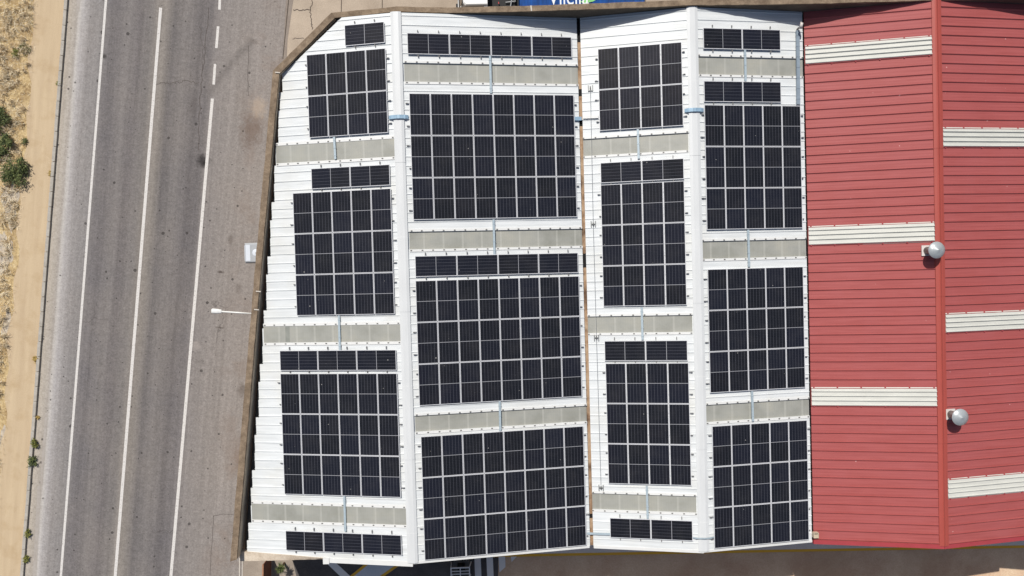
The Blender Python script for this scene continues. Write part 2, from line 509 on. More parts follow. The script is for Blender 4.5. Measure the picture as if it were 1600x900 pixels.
# ------------------------------------------------------------------ helpers
class MB:
    """collects shapes and links them as one mesh object"""

    def __init__(s):
        s.v, s.f, s.mi = [], [], []

    def poly(s, pts, mi=0):
        i = len(s.v)
        s.v += [tuple(p) for p in pts]
        s.f.append(tuple(range(i, i + len(pts))))
        s.mi.append(mi)

    def prism(s, base, top, mi=0):
        """solid between two equal loops"""
        n = len(base)
        i = len(s.v)
        s.v += [tuple(p) for p in base] + [tuple(p) for p in top]
        s.f += [tuple(range(i + n - 1, i - 1, -1)), tuple(range(i + n, i + 2 * n))]
        s.f += [(i + k, i + (k + 1) % n, i + n + (k + 1) % n, i + n + k) for k in range(n)]
        s.mi += [mi] * (n + 2)

    def box(s, c, d, mi=0, mat=None):
        hx, hy, hz = d[0] / 2, d[1] / 2, d[2] / 2
        pts = [Vector((c[0] + a * hx, c[1] + b * hy, c[2] + e * hz)) for e in (-1, 1) for a, b in ((-1, -1), (1, -1), (1, 1), (-1, 1))]
        if mat is not None:
            pts = [mat @ p for p in pts]
        s.prism(pts[:4], pts[4:], mi)

    def bar(s, a, b, w, h, mi=0, up=Vector((0, 0, 1))):
        """box-section bar from a to b; w sideways, h along up, resting on a-b"""
        a, b = Vector(a), Vector(b)
        d = (b - a).normalized()
        r = d.cross(up).normalized()
        n = r.cross(d).normalized()
        L = [a - r * w / 2, a + r * w / 2, a + r * w / 2 + n * h, a - r * w / 2 + n * h]
        s.prism(L[::-1], [p + (b - a) for p in L][::-1], mi)

    def tube(s, a, b, r, r2=None, n=14, mi=0):
        a, b = Vector(a), Vector(b)
        r2 = r if r2 is None else r2
        d = (b - a).normalized()
        q = d.orthogonal().normalized()
        w = d.cross(q)
        A = [a + (q * math.cos(2 * math.pi * k / n) + w * math.sin(2 * math.pi * k / n)) * r for k in range(n)]
        B = [b + (q * math.cos(2 * math.pi * k / n) + w * math.sin(2 * math.pi * k / n)) * r2 for k in range(n)]
        s.prism(A, B, mi)

    def lathe(s, prof, c, n=28, mi=0):
        c = Vector(c)
        i = len(s.v)
        for r, z in prof:
            s.v += [(c.x + r * math.cos(2 * math.pi * k / n), c.y + r * math.sin(2 * math.pi * k / n), c.z + z) for k in range(n)]
        for j in range(len(prof) - 1):
            for k in range(n):
                a = i + j * n
                s.f.append((a + k, a + (k + 1) % n, a + n + (k + 1) % n, a + n + k))
                s.mi.append(mi)

    def build(s, name, mats, parent=None, smooth=False, bevel=0.0):
        me = bpy.data.meshes.new(name)
        me.from_pydata(s.v, [], s.f)
        mats = mats if isinstance(mats, (list, tuple)) else [mats]
        for m in mats:
            me.materials.append(m)
        for p, k in zip(me.polygons, s.mi):
            p.material_index = k
            p.use_smooth = smooth
        bm = bmesh.new()
        bm.from_mesh(me)
        bmesh.ops.recalc_face_normals(bm, faces=bm.faces)
        bm.to_mesh(me)
        bm.free()
        o = bpy.data.objects.new(name, me)
        COL.objects.link(o)
        if parent:
            o.parent = parent
        if bevel:
            b = o.modifiers.new('bevel', 'BEVEL')
            b.width = bevel
            b.segments = 2
            b.limit_method = 'ANGLE'
        return o


def tag(o, label=None, cat=None, group=None, kind=None):
    if label:
        o['label'] = label
    if cat:
        o['category'] = cat
    if group:
        o['group'] = group
    if kind:
        o['kind'] = kind
    return o


def empty(name, loc, label, cat, group=None, rot=None):
    o = bpy.data.objects.new(name, None)
    COL.objects.link(o)
    o.empty_display_size = 0.2
    if rot is not None:
        o.matrix_world = Matrix.Translation(loc) @ rot.to_4x4()
    else:
        o.location = loc
    return tag(o, label, cat, group)


def sheet(name, pts, z, mat, kind='structure'):
    """flat ground sheet; pts are (X, Y)"""
    m = MB()
    m.poly([(p[0], p[1], z) for p in pts])
    o = m.build(name, mat)
    for p in o.data.polygons:
        if p.normal.z < 0:
            o.data.flip_normals()
            break
    return tag(o, kind=kind)


# ------------------------------------------------------------------ ground, road, pavements
sheet('ground', [(-700, -700), (700, -700), (700, 700), (-700, 700)], -0.02, M['earth'])

def road_sheet(name, pts, z, mat, kind='structure'):
    o = sheet(name, pts, 0, mat, kind)
    o.matrix_world = RM @ Matrix.Translation((0, 0, z))
    return o


road_sheet('road', [(-2.42, -160), (16.5, -160), (16.5, -20), (14.6, 160), (-2.42, 160)], -0.008, M['asphalt'])
road_sheet('dry_field', [(-160, -160), (-4.2, -160), (-4.15, 160), (-160, 160)], 0.012, M['grass_floor'])
# sandy footpath with a wandering edge
edge = [(-4.55 + 0.16 * math.sin(k * 1.7) + 0.12 * math.sin(k * 0.63 + 1), -40 + k * 1.0) for k in range(81)]
road_sheet('path', [(-2.62, 40), (-2.62, -40)] + edge, 0.02, M['sand'])
# kerb: a row of stones along the road edge
kb = MB()
y = -40.0
while y < 40:
    kb.box((-2.52 + random.uniform(-.008, .008), y + 0.49, 0.03 + random.uniform(-.006, .006)), (0.2, 0.965, 0.2))
    y += 1.0
k = kb.build('kerb', M['kerb'])
k.matrix_world = RM
tag(k, kind='structure')


def marking(name, segs, mat, z=-0.003):
    """painted lines: segments (u0, v0, u1, v1, width)"""
    m = MB()
    for u0, v0, u1, v1, w in segs:
        m.poly([(u0 - w / 2, v0, 0), (u0 + w / 2, v0, 0), (u1 + w / 2, v1, 0), (u1 - w / 2, v1, 0)])
    o = m.build(name, mat)
    o.matrix_world = RM @ Matrix.Translation((0, 0, z))
    return tag(o, kind='structure')


def seg(x0, y0, x1, y1, w):
    a, b = roadc(x0, y0), roadc(x1, y1)
    return a + b + (w,)


def far(s, top=0, bot=0):
    """stretch a segment along its own direction"""
    u0, v0, u1, v1, w = s
    t = (u1 - u0) / (v1 - v0)
    a = (u0 + t * top, v0 + top) if top else (u0, v0)
    b = (u1 - t * bot, v1 - bot) if bot else (u1, v1)
    return a + b + (w,)


marking('road_marking', [
    far(seg(165.5, 0, 95, 900, 0.16), 30, 30),
    far(seg(251, 12, 180, 900, 0.20), 0, 30), far(seg(254.5, -40, 253.5, -26, 0.20), 6, 0),
    far(seg(331.8, 154, 267, 900, 0.20), 0, 30),
    seg(343.8, -8, 342.8, 15, 0.17), seg(340.8, 41, 338, 75, 0.17), seg(336, 100, 333.8, 132, 0.17),
    seg(349, -60, 346, -24, 0.17)], M['line'])
marking('faded_marking', [seg(123, -6, 121.5, 18, 0.22),
                          far(seg(72.5, 645, 64.5, 757, 0.17)), seg(61, 760, 54, 900, 0.22)], M['line_old'], -0.0035)
# concrete yard north of the hall
yl = [bp(*q, 0) for q in ((459, -160), (458, 0), (449, 62), (446, 90))]
sheet('yard', [(p.x, p.y) for p in yl] + [(-9.5, 13.0), (60, 13.0), (60, 60), (yl[0].x, 60)], 0.002, M['slab'])
sl = [bp(*q, 0) for q in ((440, 130), (447, 0), (457, -160), (459.5, -160), (458.5, 0), (449.5, 62), (446.5, 130))]
sheet('drain_channel', [(p.x, p.y) for p in sl], 0.006, M['seam'])
jm = MB()


def crackline(pts, w, wob=0.0):
    P2 = []
    for (x0, y0), (x1, y1) in zip(pts[:-1], pts[1:]):
        n = 7 if wob else 1
        for k in range(n):
            P2.append(bp(x0 + (x1 - x0) * k / n, y0 + (y1 - y0) * k / n, 0) + Vector((random.uniform(-wob, wob), random.uniform(-wob, wob), 0)))
    P2.append(bp(*pts[-1], 0))
    for a, b in zip(P2[:-1], P2[1:]):
        d = (b - a).normalized()
        r = Vector((d.y, -d.x, 0)) * w / 2
        jm.poly([(p.x, p.y, 0.0095) for p in (a - r, a + r, b + r, b - r)])


crackline([(452.5, -60), (451, 0), (442, 92)], 0.06)
crackline([(534.5, -60), (533, 30)], 0.05)
crackline([(598, -60), (597, 30)], 0.05)
crackline([(489, -30), (488, 2), (484.5, 16), (486, 30), (488, 46)], 0.045, 0.05)
crackline([(459, 15), (470, 16.5), (485, 15.5)], 0.05, 0.06)
crackline([(457, 60), (475, 60)], 0.035, 0.05)
tag(jm.build('slab_joint', M['crack']), kind='structure')
jm = MB()
crackline([(327, 12), (321, 60), (317, 112), (312, 160), (310, 235)], 0.035, 0.07)
crackline([(246, 131), (270, 130), (290, 127), (311, 129)], 0.03, 0.09)
crackline([(389, 70), (387, 120), (388, 150)], 0.03, 0.03)
crackline([(317, 112), (318, 75), (312, 40)], 0.025, 0.1)
crackline([(365, 804), (350, 803), (334, 806), (331, 850), (328, 899)], 0.03, 0.02)
cr_ = jm.build('road_crack', M['road_crack'])
cr_.location.z = -0.0135
tag(cr_, kind='structure')
# yard south of the hall
sheet('yard_asphalt', [(-18.5, -60), (-2.6, -60), (-0.2, -13), (-14.2, -13), (-15.0, -17.5), (-18.0, -32)], -0.004, M['yard_tar'])
pv = [bp(*q, 0) for q in ((381, 870), (456, 870), (470, 930), (500, 1200), (360, 1200))]
sheet('pavement', [(p.x, p.y) for p in pv], 0.002, M['pave'])
ya0, ya1 = bp(760, 868.6), bp(1600, 854.0)
sa_ = (ya1.y - ya0.y) / (ya1.x - ya0.x)
yl_ = lambda x: ya0.y + sa_ * (x - ya0.x)
sheet('apron', [(-1.65, yl_(-1.65)), (60, yl_(60)), (60, -14.5), (-1.65, -14.5)], 0.002, M['apron'])
sheet('yellow_line', [(-1.8, yl_(-1.8) - 0.09), (60, yl_(60) - 0.09), (60, yl_(60) + 0.09), (-1.8, yl_(-1.8) + 0.09)], 0.006, M['yellow'])
w1, w2 = bp(577, 878), bp(550, 900)
w3, w4 = bp(623, 882), bp(597, 900)
dw = (w2 - w1).normalized()
de = (w4 - w3).normalized()
A0, A1, B0, B1 = w1 - dw * 4, w2 + dw * 14, w3 - de * 4, w4 + de * 14
sheet('walkway', [(p.x, p.y) for p in (A0, A1, B1, B0)], 0.002, M['walk'])
for aa, bb in ((A0, A1), (B0, B1)):
    d = (bb - aa).normalized()
    r = Vector((d.y, -d.x, 0)) * 0.09
    sheet('yellow_line', [(p.x, p.y) for p in (aa - r, aa + r, bb + r, bb - r)], 0.006, M['yellow'])
st = [bp(*q, 0) for q in ((503, 873), (518, 873), (574, 925), (557, 925))]
sheet('floor_stripe', [(p.x, p.y) for p in st], 0.003, M['bar'])
for q in (((740.8, 862), (750.6, 861), (753.5, 930), (743.5, 930)), ((759.6, 861), (769.6, 860.5), (772.5, 930), (762.5, 930)),
          ((779, 869.7), (789.3, 869.5), (789.8, 886), (780.2, 894.3)), ((798, 869.7), (807.4, 869.5), (799.4, 878))):
    sheet('floor_stripe', [(bp(*t, 0).x, bp(*t, 0).y) for t in q], 0.0085, M['bar'])
gt = MB()
for x0, x1 in ((373.8, 375.2), (378.2, 379.4)):
    q = [bp(x0, 872), bp(x1, 872), bp(x1 - 0.6, 940), bp(x0 - 0.6, 940)]
    gt.poly([(p.x, p.y, 0.010) for p in q])
tag(gt.build('gate_track', M['joint']), kind='structure')

# ------------------------------------------------------------------ the white warehouse
SEAM = 0.51
FLAT = {'A': [(6.013, 8.053), (-4.187, -2.147), (-14.387, -12.347)], 'C': [(6.013, 8.053), (-4.187, -2.147), (-14.387, -12.347)],
        'B': [(10.093, 12.133), (0.913, 2.953), (-9.287, -7.247)], 'D': [(10.093, 12.133), (-0.107, 1.933), (-9.287, -7.247)]}
LITE = {'A': [(7.53, 6.53), (-2.63, -3.59), (-12.82, -13.77)], 'C': [(7.48, 6.53), (-2.61, -3.555), (-12.77, -13.705)],
        'B': [(11.61, 10.60), (2.41, 1.445), (-7.72, -8.61)], 'D': [(11.65, 10.67), (1.46, 0.487), (-7.655, -8.62)]}

hall = empty('warehouse', (0, 0, 0), 'long warehouse under a white zigzag sheet-metal roof covered with solar panels', 'warehouse')


def par_in(Y):     # the roof's ragged left end follows the slanting street wall
    return -11.80 + (Y - 11.5) * 0.1150


def left_end(Y):      # cut ends of the sheets, one step per sheet
    if Y > 11.52:
        t = (Y - 11.52) / (14.2 - 11.52)
        return -11.74 + t * 3.36
    k = math.floor((11.52 - Y - 1e-6) / 1.02)
    return par_in(11.52 - 1.02 * (k + 0.35)) - (0.03 if k % 3 else -0.05)


def roof_sheet(s, name, mat, xr, xe, seams, flats, lites, parent, rh, rw, base=0.0, inset=0.055, asym=False):
    """ribbed sheet from ridge side xr to eave side xe (number or function of Y)"""
    prof = []
    ys = [YTOP] + [q for q in seams if YBOT + 0.06 < q < YTOP - 0.06]
    pts = [(YTOP, 0.0)]
    for q in seams:
        if not (YBOT + 0.06 < q < YTOP - 0.06):
            continue
        if any(a + 0.1 < q < b - 0.1 for a, b in flats):
            continue
        if asym:
            pts += [(q + 0.022, 0.0), (q + 0.010, rh), (q - 0.004, rh), (q - 0.062, 0.0)]
            continue
        pts += [(q + rw * 0.75, 0.0), (q + rw * 0.42, rh), (q - rw * 0.42, rh), (q - rw * 0.75, 0.0)]
    for a, b in lites:
        pts += [(a, 0.0), (a - 0.002, -inset), (b + 0.002, -inset), (b, 0.0)]
    pts.append((YBOT, 0.0))
    pts.sort(key=lambda t: -t[0])
    if callable(xe):      # cut points where the sheets step
        out = []
        steps = [11.52 - 1.02 * k for k in range(0, 28)]
        for (y0, h0), (y1, h1) in zip(pts[:-1], pts[1:]):
            out.append((y0, h0))
            for sy in steps:
                if y1 + 1e-4 < sy < y0 - 1e-4:
                    f = (y0 - sy) / (y0 - y1)
                    hh = h0 + (h1 - h0) * f
                    out += [(sy + 1e-4, hh), (sy - 1e-4, hh)]
        out.append(pts[-1])
        pts = out
    m = MB()
    E = lambda y: xe(y) if callable(xe) else xe
    for (y0, h0), (y1, h1) in zip(pts[:-1], pts[1:]):
        a, b = P(s, xr, y0, base + h0), P(s, E(y0), y0, base + h0)
        c, d = P(s, E(y1), y1, base + h1), P(s, xr, y1, base + h1)
        m.poly([a, b, c, d])
        m.poly([b, P(s, E(y0), y0, base - 0.09), P(s, E(y1), y1, base - 0.09), c])
    for yy in (YTOP, YBOT):
        m.poly([P(s, xr, yy, base), P(s, E(yy), yy, base), P(s, E(yy), yy, base - 0.09), P(s, xr, yy, base - 0.09)])
    o = m.build(name, mat, parent)
    return o


seams_w = [6.013 + SEAM * k for k in range(-44, 18)]
roof_sheet('A', 'roof_slope', M['white'], XR1, left_end, seams_w, FLAT['A'], [], hall, 0.033, 0.045)
roof_sheet('B', 'roof_slope', M['white'], XR1, XV1 - 0.105, seams_w, FLAT['B'], LITE['B'], hall, 0.033, 0.045)
roof_sheet('C', 'roof_slope', M['white'], XR2, XV1 + 0.09, seams_w, FLAT['C'], LITE['C'], hall, 0.033, 0.045)
roof_sheet('D', 'roof_slope', M['white'], XR2, XV2 - 0.08, seams_w, FLAT['D'], LITE['D'], hall, 0.033, 0.045)
bpy.data.objects['roof_slope']['label'] = 'white slope with a ragged stepped edge along the street parapet'


def skylight(s, xa, xb, ya, yb, dark_patch=None):
    h = -0.052 if s != 'A' else 0.012
    m = MB()
    n = max(2, int(abs(xb - xa) / 1.06))
    m.poly([P(s, xa, ya, h), P(s, xb, ya, h), P(s, xb, yb, h), P(s, xa, yb, h)])
    if s == 'A':
        for (p, q) in ((ya, yb),):
            for e in (p, q):
                m.poly([P(s, xa, e, h), P(s, xb, e, h), P(s, xb, e, -0.02), P(s, xa, e, -0.02)])
    o = m.build('skylight', M['pane'], hall)
    fl = MB()
    for e, sg in ((ya, 1), (yb, -1)):          # flashing strips along the long edges
        a, b = P(s, xa, e + sg * 0.07, 0.004), P(s, xb, e + sg * 0.07, 0.004)
        nn = (P(s, xa, e, 1) - P(s, xa, e, 0))
        fl.bar(a, b, 0.13 if s != 'A' else 0.16, 0.03, 0, nn)
    fl.build('flashing_strip', M['trim'], o)
    fx = MB()
    L = abs(xb - xa)
    k = max(3, round(L / 0.6))
    for e, sg in ((ya, 1), (yb, -1)):
        for i in range(k + 1):
            x = xa + (xb - xa) * (0.01 + 0.98 * i / k) + random.uniform(-.03, .03)
            c = P(s, x, e + sg * 0.055, 0.033)
            nn = (P(s, x, e, 1) - P(s, x, e, 0))
            fx.bar(c - Vector((0.045, 0, SL[s][2] * 0.045)), c + Vector((0.045, 0, SL[s][2] * 0.045)), 0.055, 0.025, 0, nn)
    tag(fx.build('fixing_clip', M['clip'], o), kind='stuff')
    return o


LX = {'A': None, 'B': (-4.80, XV1 - 0.10), 'C': (XV1 + 0.085, 10.72), 'D': (11.36, XV2 - 0.09)}
for s in 'ABCD':
    for i, (ya, yb) in enumerate(LITE[s]):
        if s == 'A':
            x0, x1 = (left_end((ya + yb) / 2) + (0.03, 0.08, 0.06)[i], -5.44)
        else:
            x0, x1 = LX[s]
        o = skylight(s, x0, x1, ya, yb)
pt = MB()      # one darker patch on the middle skylight of the street slope
pt.poly([P('A', x, y, 0.016) for x, y in ((-12.12, -2.66), (-11.86, -2.66), (-11.88, -3.56), (-12.13, -3.56))])
pt.build('repair_patch', plain('dark_repair_patch', (150, 152, 144), 0.4), bpy.data.objects['skylight.001'])


def ridge(sa, sb, xr, w, h, mat, parent, name='ridge_cap', lip=0.0):
    m = MB()
    y = YTOP + 0.03
    cuts = [y]
    while y > YBOT:
        y -= 4.08
        cuts.append(max(y, YBOT - 0.03))
    for i, (a, b) in enumerate(zip(cuts[:-1], cuts[1:])):
        if a - b < 0.05:
            continue
        hh = h + (0.012 if i % 2 else 0.0)
        q = [P(sa, xr - w / 2, 0, 0.0), P(sa, xr - w / 2, 0, hh), P(sa, xr - w * 0.22, 0, hh + 0.02), P(sb, xr + w * 0.22, 0, hh + 0.02),
             P(sb, xr + w / 2, 0, hh), P(sb, xr + w / 2, 0, 0.0)]
        if lip:
            q[3:3] = [P(sa, xr - 0.03, 0, hh + 0.02), P(sa, xr, 0, hh + 0.02 + lip), P(sb, xr + 0.03, 0, hh + 0.02)]
        m.prism([Vector((v.x, a, v.z)) for v in q], [Vector((v.x, b, v.z)) for v in q])
    return m.build(name, mat, parent)


ridge('A', 'B', XR1, 0.56, 0.06, M['ridge'], hall)
ridge('C', 'D', XR2, 0.58, 0.06, M['ridge'], hall)

# valley gutter between second and third slopes
g = MB()
zb = ZV1 - 0.10
g.poly([(XV1 - 0.16, YTOP, zb), (XV1 + 0.14, YTOP, zb), (XV1 + 0.14, YBOT, zb), (XV1 - 0.16, YBOT, zb)])
g.poly([(XV1 - 0.16, YTOP, zb), (XV1 - 0.16, YBOT, zb), (XV1 - 0.16, YBOT, zb + .09), (XV1 - 0.16, YTOP, zb + .09)])
g.poly([(XV1 + 0.14, YTOP, zb), (XV1 + 0.14, YBOT, zb), (XV1 + 0.14, YBOT, zb + .09), (XV1 + 0.14, YTOP, zb + .09)])
for ya, yb in ((14.33, 13.0), (10.35, 9.95), (8.62, 8.25), (1.0, 0.2), (-14.0, -14.25)):
    g.poly([(XV1 - 0.15, ya, zb + .004), (XV1 + 0.13, ya, zb + .004), (XV1 + 0.13, yb, zb + .004), (XV1 - 0.15, yb, zb + .004)], 1)
go = g.build('valley_gutter', [M['rust'], M['dark']], hall)
go['label'] = 'rust-stained valley gutter with black openings'
g = MB()
zb = ZV2 - 0.12
g.poly([(XV2 - 0.14, YTOP, zb), (XV2 + 0.02, YTOP, zb), (XV2 + 0.02, YBOT, zb), (XV2 - 0.14, YBOT, zb)])
g.build('valley_gutter', M['dark'], hall)  # near-black sheet: shadow line between white and red roofs, put in as colour
# street-side gutter under the ragged roof edge
PW = [(359.4, 876.5, 369.6, 870.0, 7.35), (399.9, 400.0, 409.2, 400.0, 7.5), (426.4, 110.5, 436.0, 115.6, 7.62), (517.2, 20.0, 523.0, 28.0, 7.85),
      (620, 10.2, 620, 18.3, 8.12), (700, 11.6, 700, 20.0, 8.26), (840, 8.4, 840, 17.3, 8.42), (1000, 2.7, 1000, 11.6, 8.57),
      (1082, -0.8, 1082, 8.2, 8.64), (1252, -4.0, 1252, 6.2, 8.76), (1450, -9.0, 1450, 0.6, 8.92)]
PP = [(bp(a, b, z), bp(c, d, z)) for a, b, c, d, z in PW]
PP[0] = (PP[0][0] + Vector((0, -0.05, 0)), PP[0][1] + Vector((0, -0.15, 0)))
PP[9][0].x = PP[9][1].x = XV2
PP.append((Vector((39.0, PP[-1][0].y, 9.05)), Vector((39.0, PP[-1][1].y, 9.05))))
g = MB()
for (a, ai), (b, bi) in zip(PP[:3], PP[1:4]):
    za, zz = [zs('A', q.x + 0.5) - 0.42 for q in (ai, bi)]
    sh = Vector((0.75, 0, 0))
    ai, bi = ai + Vector((0.10, 0, 0)), bi + Vector((0.10, 0, 0))
    g.poly([Vector((ai.x - .02, ai.y, za)), Vector((ai.x, ai.y, za)) + sh, Vector((bi.x, bi.y, zz)) + sh, Vector((bi.x - .02, bi.y, zz))])
g.build('street_gutter', M['metal_dark'], hall)


def wall_run(pts, mat_w, mat_c, parent, name, cap=0.14):
    """parapet wall: rendered wall below, coping on top"""
    m, c = MB(), MB()
    for (a, ai), (b, bi) in zip(pts[:-1], pts[1:]):
        dz = Vector((0, 0, cap))
        lo = lambda v, z: Vector((v.x, v.y, z))
        m.prism([lo(a, -0.05), lo(b, -0.05), lo(bi, -0.05), lo(ai, -0.05)], [a - dz, b - dz, bi - dz, ai - dz])
        # coping, cut into lengths with an uneven edge
        L = (b - a).length
        n = max(1, int(L / 0.45))
        for i in range(n):
            f0, f1 = i / n, (i + 1) / n
            j = lambda q0, q1, f, k: q0.lerp(q1, f)
            p = [a.lerp(b, f0), a.lerp(b, f1), ai.lerp(bi, f1), ai.lerp(bi, f0)]
            p = [v.copy() for v in p]
            c.prism([v - dz * 0.97 for v in p], p)
    w = m.build(name, mat_w, parent)
    k = c.build('coping', mat_c, w)
    bm = bmesh.new()
    bm.from_mesh(k.data)
    bmesh.ops.remove_doubles(bm, verts=bm.verts, dist=0.001)
    for v in bm.verts:
        v.co += Vector((random.uniform(-.014, .014), random.uniform(-.014, .014), random.uniform(-.012, .012)))
    bm.to_mesh(k.data)
    bm.free()
    return w, k


w_st, c_st = wall_run(PP[:4], M['street_wall'], M['coping'], hall, 'street_parapet')
w_no, c_no = wall_run(PP[3:10], M['parapet'], M['coping'], hall, 'end_parapet')
jn = MB()
for x, y, z, along in ((403.4, 455, 7.5, 0), (400.5, 483.5, 7.48, 0), (433.5, 113, 7.64, 1)):
    a = bp(x - 3.5, y, z + 0.02)
    b = bp(x + 4.0, y + 0.6, z + 0.02)
    jn.bar(a, b, 0.06, 0.012)
jn.build('mortar_joint', M['joint'], w_st)
jn = MB()
a, b = bp(829.5, 8.8, 8.42), bp(830.5, 17.4, 8.42)
jn.bar(a + Vector((0, 0, .012)), b + Vector((0, 0, .012)), 0.07, 0.012)
jn.build('mortar_joint', M['joint'], w_no)

# side and end walls below the roof
ew = MB()
prof = [(-15.1, 6.55), (XR1, ZR1 - 0.12), (XV1, ZV1 - 0.2), (XR2, ZR2 - 0.12), (XV2 - 0.05, ZV2 - 0.2)]
lo = [Vector((x, -15.60, -0.05)) for x, z in (prof[0], prof[-1])]
ring = [Vector((prof[0][0], 0, -0.05))] + [Vector((x, 0, z)) for x, z in prof] + [Vector((prof[-1][0], 0, -0.05))]
ew.prism([Vector((v.x, -15.80, v.z)) for v in ring], [Vector((v.x, -15.60, v.z)) for v in ring])
ew.build('gable_wall', M['wall'], hall)
# ledge of pale masonry at the street corner and white flashing along the lower edge
lg = MB()
n = 16
for i in range(n):
    q = []
    for f in (i / n, (i + 1) / n):
        x = -15.38 + 5.28 * f
        z = 6.66 + 0.95 * f
        yo = bp(372 + 135 * f, 877 - 3.2 * f, z).y + random.uniform(-.01, .01)
        q.append((Vector((x, yo, z)), Vector((x, -15.62 - 0.19 * f, zs('A', x) + 0.07))))
    (a, ai), (b, bi) = q
    dz = Vector((0, 0, 0.35))
    lg.prism([a - dz, b - dz, bi - dz, ai - dz], [a, b, bi, ai])
lg.build('masonry_ledge', M['coping_pale'], hall)


def edge_trim(s, xa, xb, w, mat, parent, drop=0.16, name='edge_trim', lift=0.03, y=YBOT):
    m = MB()
    a0, b0 = P(s, xa, y + 0.03, lift), P(s, xb, y + 0.03, lift)
    a1, b1 = P(s, xa, y - w, lift - 0.01), P(s, xb, y - w, lift - 0.01)
    d = Vector((0, 0, drop))
    m.prism([a0 - d, b0 - d, b1 - d, a1 - d], [a0, b0, b1, a1])
    return m.build(name, mat, parent)


edge_trim('A', -10.0, XR1, 0.24, M['trim'], hall)
edge_trim('B', XR1, XV1 - 0.14, 0.10, M['trim'], hall)
edge_trim('C', XV1 + 0.11, XR2, 0.13, M['trim'], hall)
edge_trim('D', XR2, XV2 - 0.07, 0.10, M['trim'], hall)
cp = MB()
c0 = P('A', -10.15, YBOT - 0.12, 0.05)
cp.box((c0.x, c0.y, c0.z), (0.34, 0.34, 0.1))
cp.build('trim_end', M['trim'], hall)

# ------------------------------------------------------------------ the red warehouse
redhall = empty('warehouse', (0, 0, 0), 'warehouse under a dark red sheet-metal gable roof with cream ribbed strips', 'warehouse')
seams_e = [10.799 + 0.51 * k for k in range(-53, 8)]
seams_f = [13.943 + 0.512 * k for k in range(-59, 2)]
RE = [(12.36, 11.31), (2.16, 1.10), (-7.02, -8.06)]
RF = [(7.33, 6.27), (-2.92, -3.98), (-12.15, -13.22)]
fe = [(b - 0.05, a + 0.05) for a, b in RE]
ff = [(b - 0.05, a + 0.05) for a, b in RF]
roof_sheet('E', 'roof_slope', M['red'], XR3, XV2 + 0.02, seams_e, fe, [], redhall, 0.062, 0.062, asym=True)
roof_sheet('F', 'roof_slope', M['red'], XR3, XV3 - 0.01, seams_f, ff, [], redhall, 0.062, 0.062, asym=True)
SL['G'] = (38.6, 8.9, (8.9 - ZV3) / (38.6 - XV3))
roof_sheet('G', 'roof_slope', M['red'], 38.6, XV3 + 0.01, seams_e, [], [], redhall, 0.062, 0.062, asym=True)
ridge('E', 'F', XR3, 0.50, 0.05, M['red_ridge'], redhall, lip=0.035)
edge_trim('E', XV2 + 0.02, XR3, 0.20, M['red_trim'], redhall, 0.28, 'verge_trim', 0.05)
edge_trim('F', XR3, XV3 - 0.05, 0.20, M['red_trim'], redhall, 0.28, 'verge_trim', 0.05)
gw = MB()
ring = [Vector((XV2 - 0.03, 0, -0.05)), Vector((XV2 - 0.03, 0, ZV2 - 0.2)), Vector((XR3, 0, ZR3 - 0.12)), Vector((XV3, 0, ZV3 - 0.2)), Vector((38.6, 0, 8.75)), Vector((38.6, 0, -0.05))]
gw.prism([Vector((v.x, -15.80, v.z)) for v in ring], [Vector((v.x, -15.60, v.z)) for v in ring])
gw.build('gable_wall', M['wall'], redhall)
g = MB()
g.poly([(XV3 - 0.1, YTOP, ZV3 - .12), (XV3 + 0.1, YTOP, ZV3 - .12), (XV3 + 0.1, YBOT, ZV3 - .12), (XV3 - 0.1, YBOT, ZV3 - .12)])
g.build('valley_gutter', M['rust'], redhall)
wall_run(PP[9:], M['parapet'], M['coping'], redhall, 'end_parapet')


def ribbed_strip(s, xa, xb, ya, yb):
    """cream corrugated sheet laid over the red roof"""
    m = MB()
    nr = 4
    p = (ya - yb) / nr
    pr = [(ya + 0.03, 0.012), (ya, 0.03)]
    for i in range(nr):
        t = ya - i * p
        pr += [(t - p * 0.10, 0.036), (t - p * 0.60, 0.055), (t - p * 0.72, 0.105), (t - p * 0.82, 0.105), (t - p * 0.99, 0.03)]
    pr += [(yb - 0.02, 0.03), (yb - 0.04, 0.012)]
    mid = xa + (xb - xa) * 0.44
    for x0, x1, up in ((xa, mid + 0.02, 0.0), (mid - 0.02, xb, 0.006)):
        for (y0, h0), (y1, h1) in zip(pr[:-1], pr[1:]):
            m.poly([P(s, x0, y0, h0 + up), P(s, x1, y0, h0 + up), P(s, x1, y1, h1 + up), P(s, x0, y1, h1 + up)])
        for x in (x0, x1):
            m.poly([P(s, x, y0, h0 + up) for y0, h0 in pr])
    o = m.build('ribbed_strip', M['cream'], redhall)
    c = MB()
    L = abs(xb - xa)
    k = max(3, round(L / 1.18))
    for y in (ya + 0.02, yb - 0.03):
        for i in range(k + 1):
            x = xa + (xb - xa) * (0.02 + 0.96 * i / k)
            q = P(s, x, y, 0.03)
            c.box(q, (0.07, 0.06, 0.05))
    tag(c.build('fixing_clip', M['red_trim'], o), kind='stuff')


for ya, yb in RE:
    ribbed_strip('E', XV2 + 0.05, XR3 - 0.27, ya, yb)
for ya, yb in RF:
    ribbed_strip('F', XR3 + 0.27, XV3 - 0.1, ya, yb)

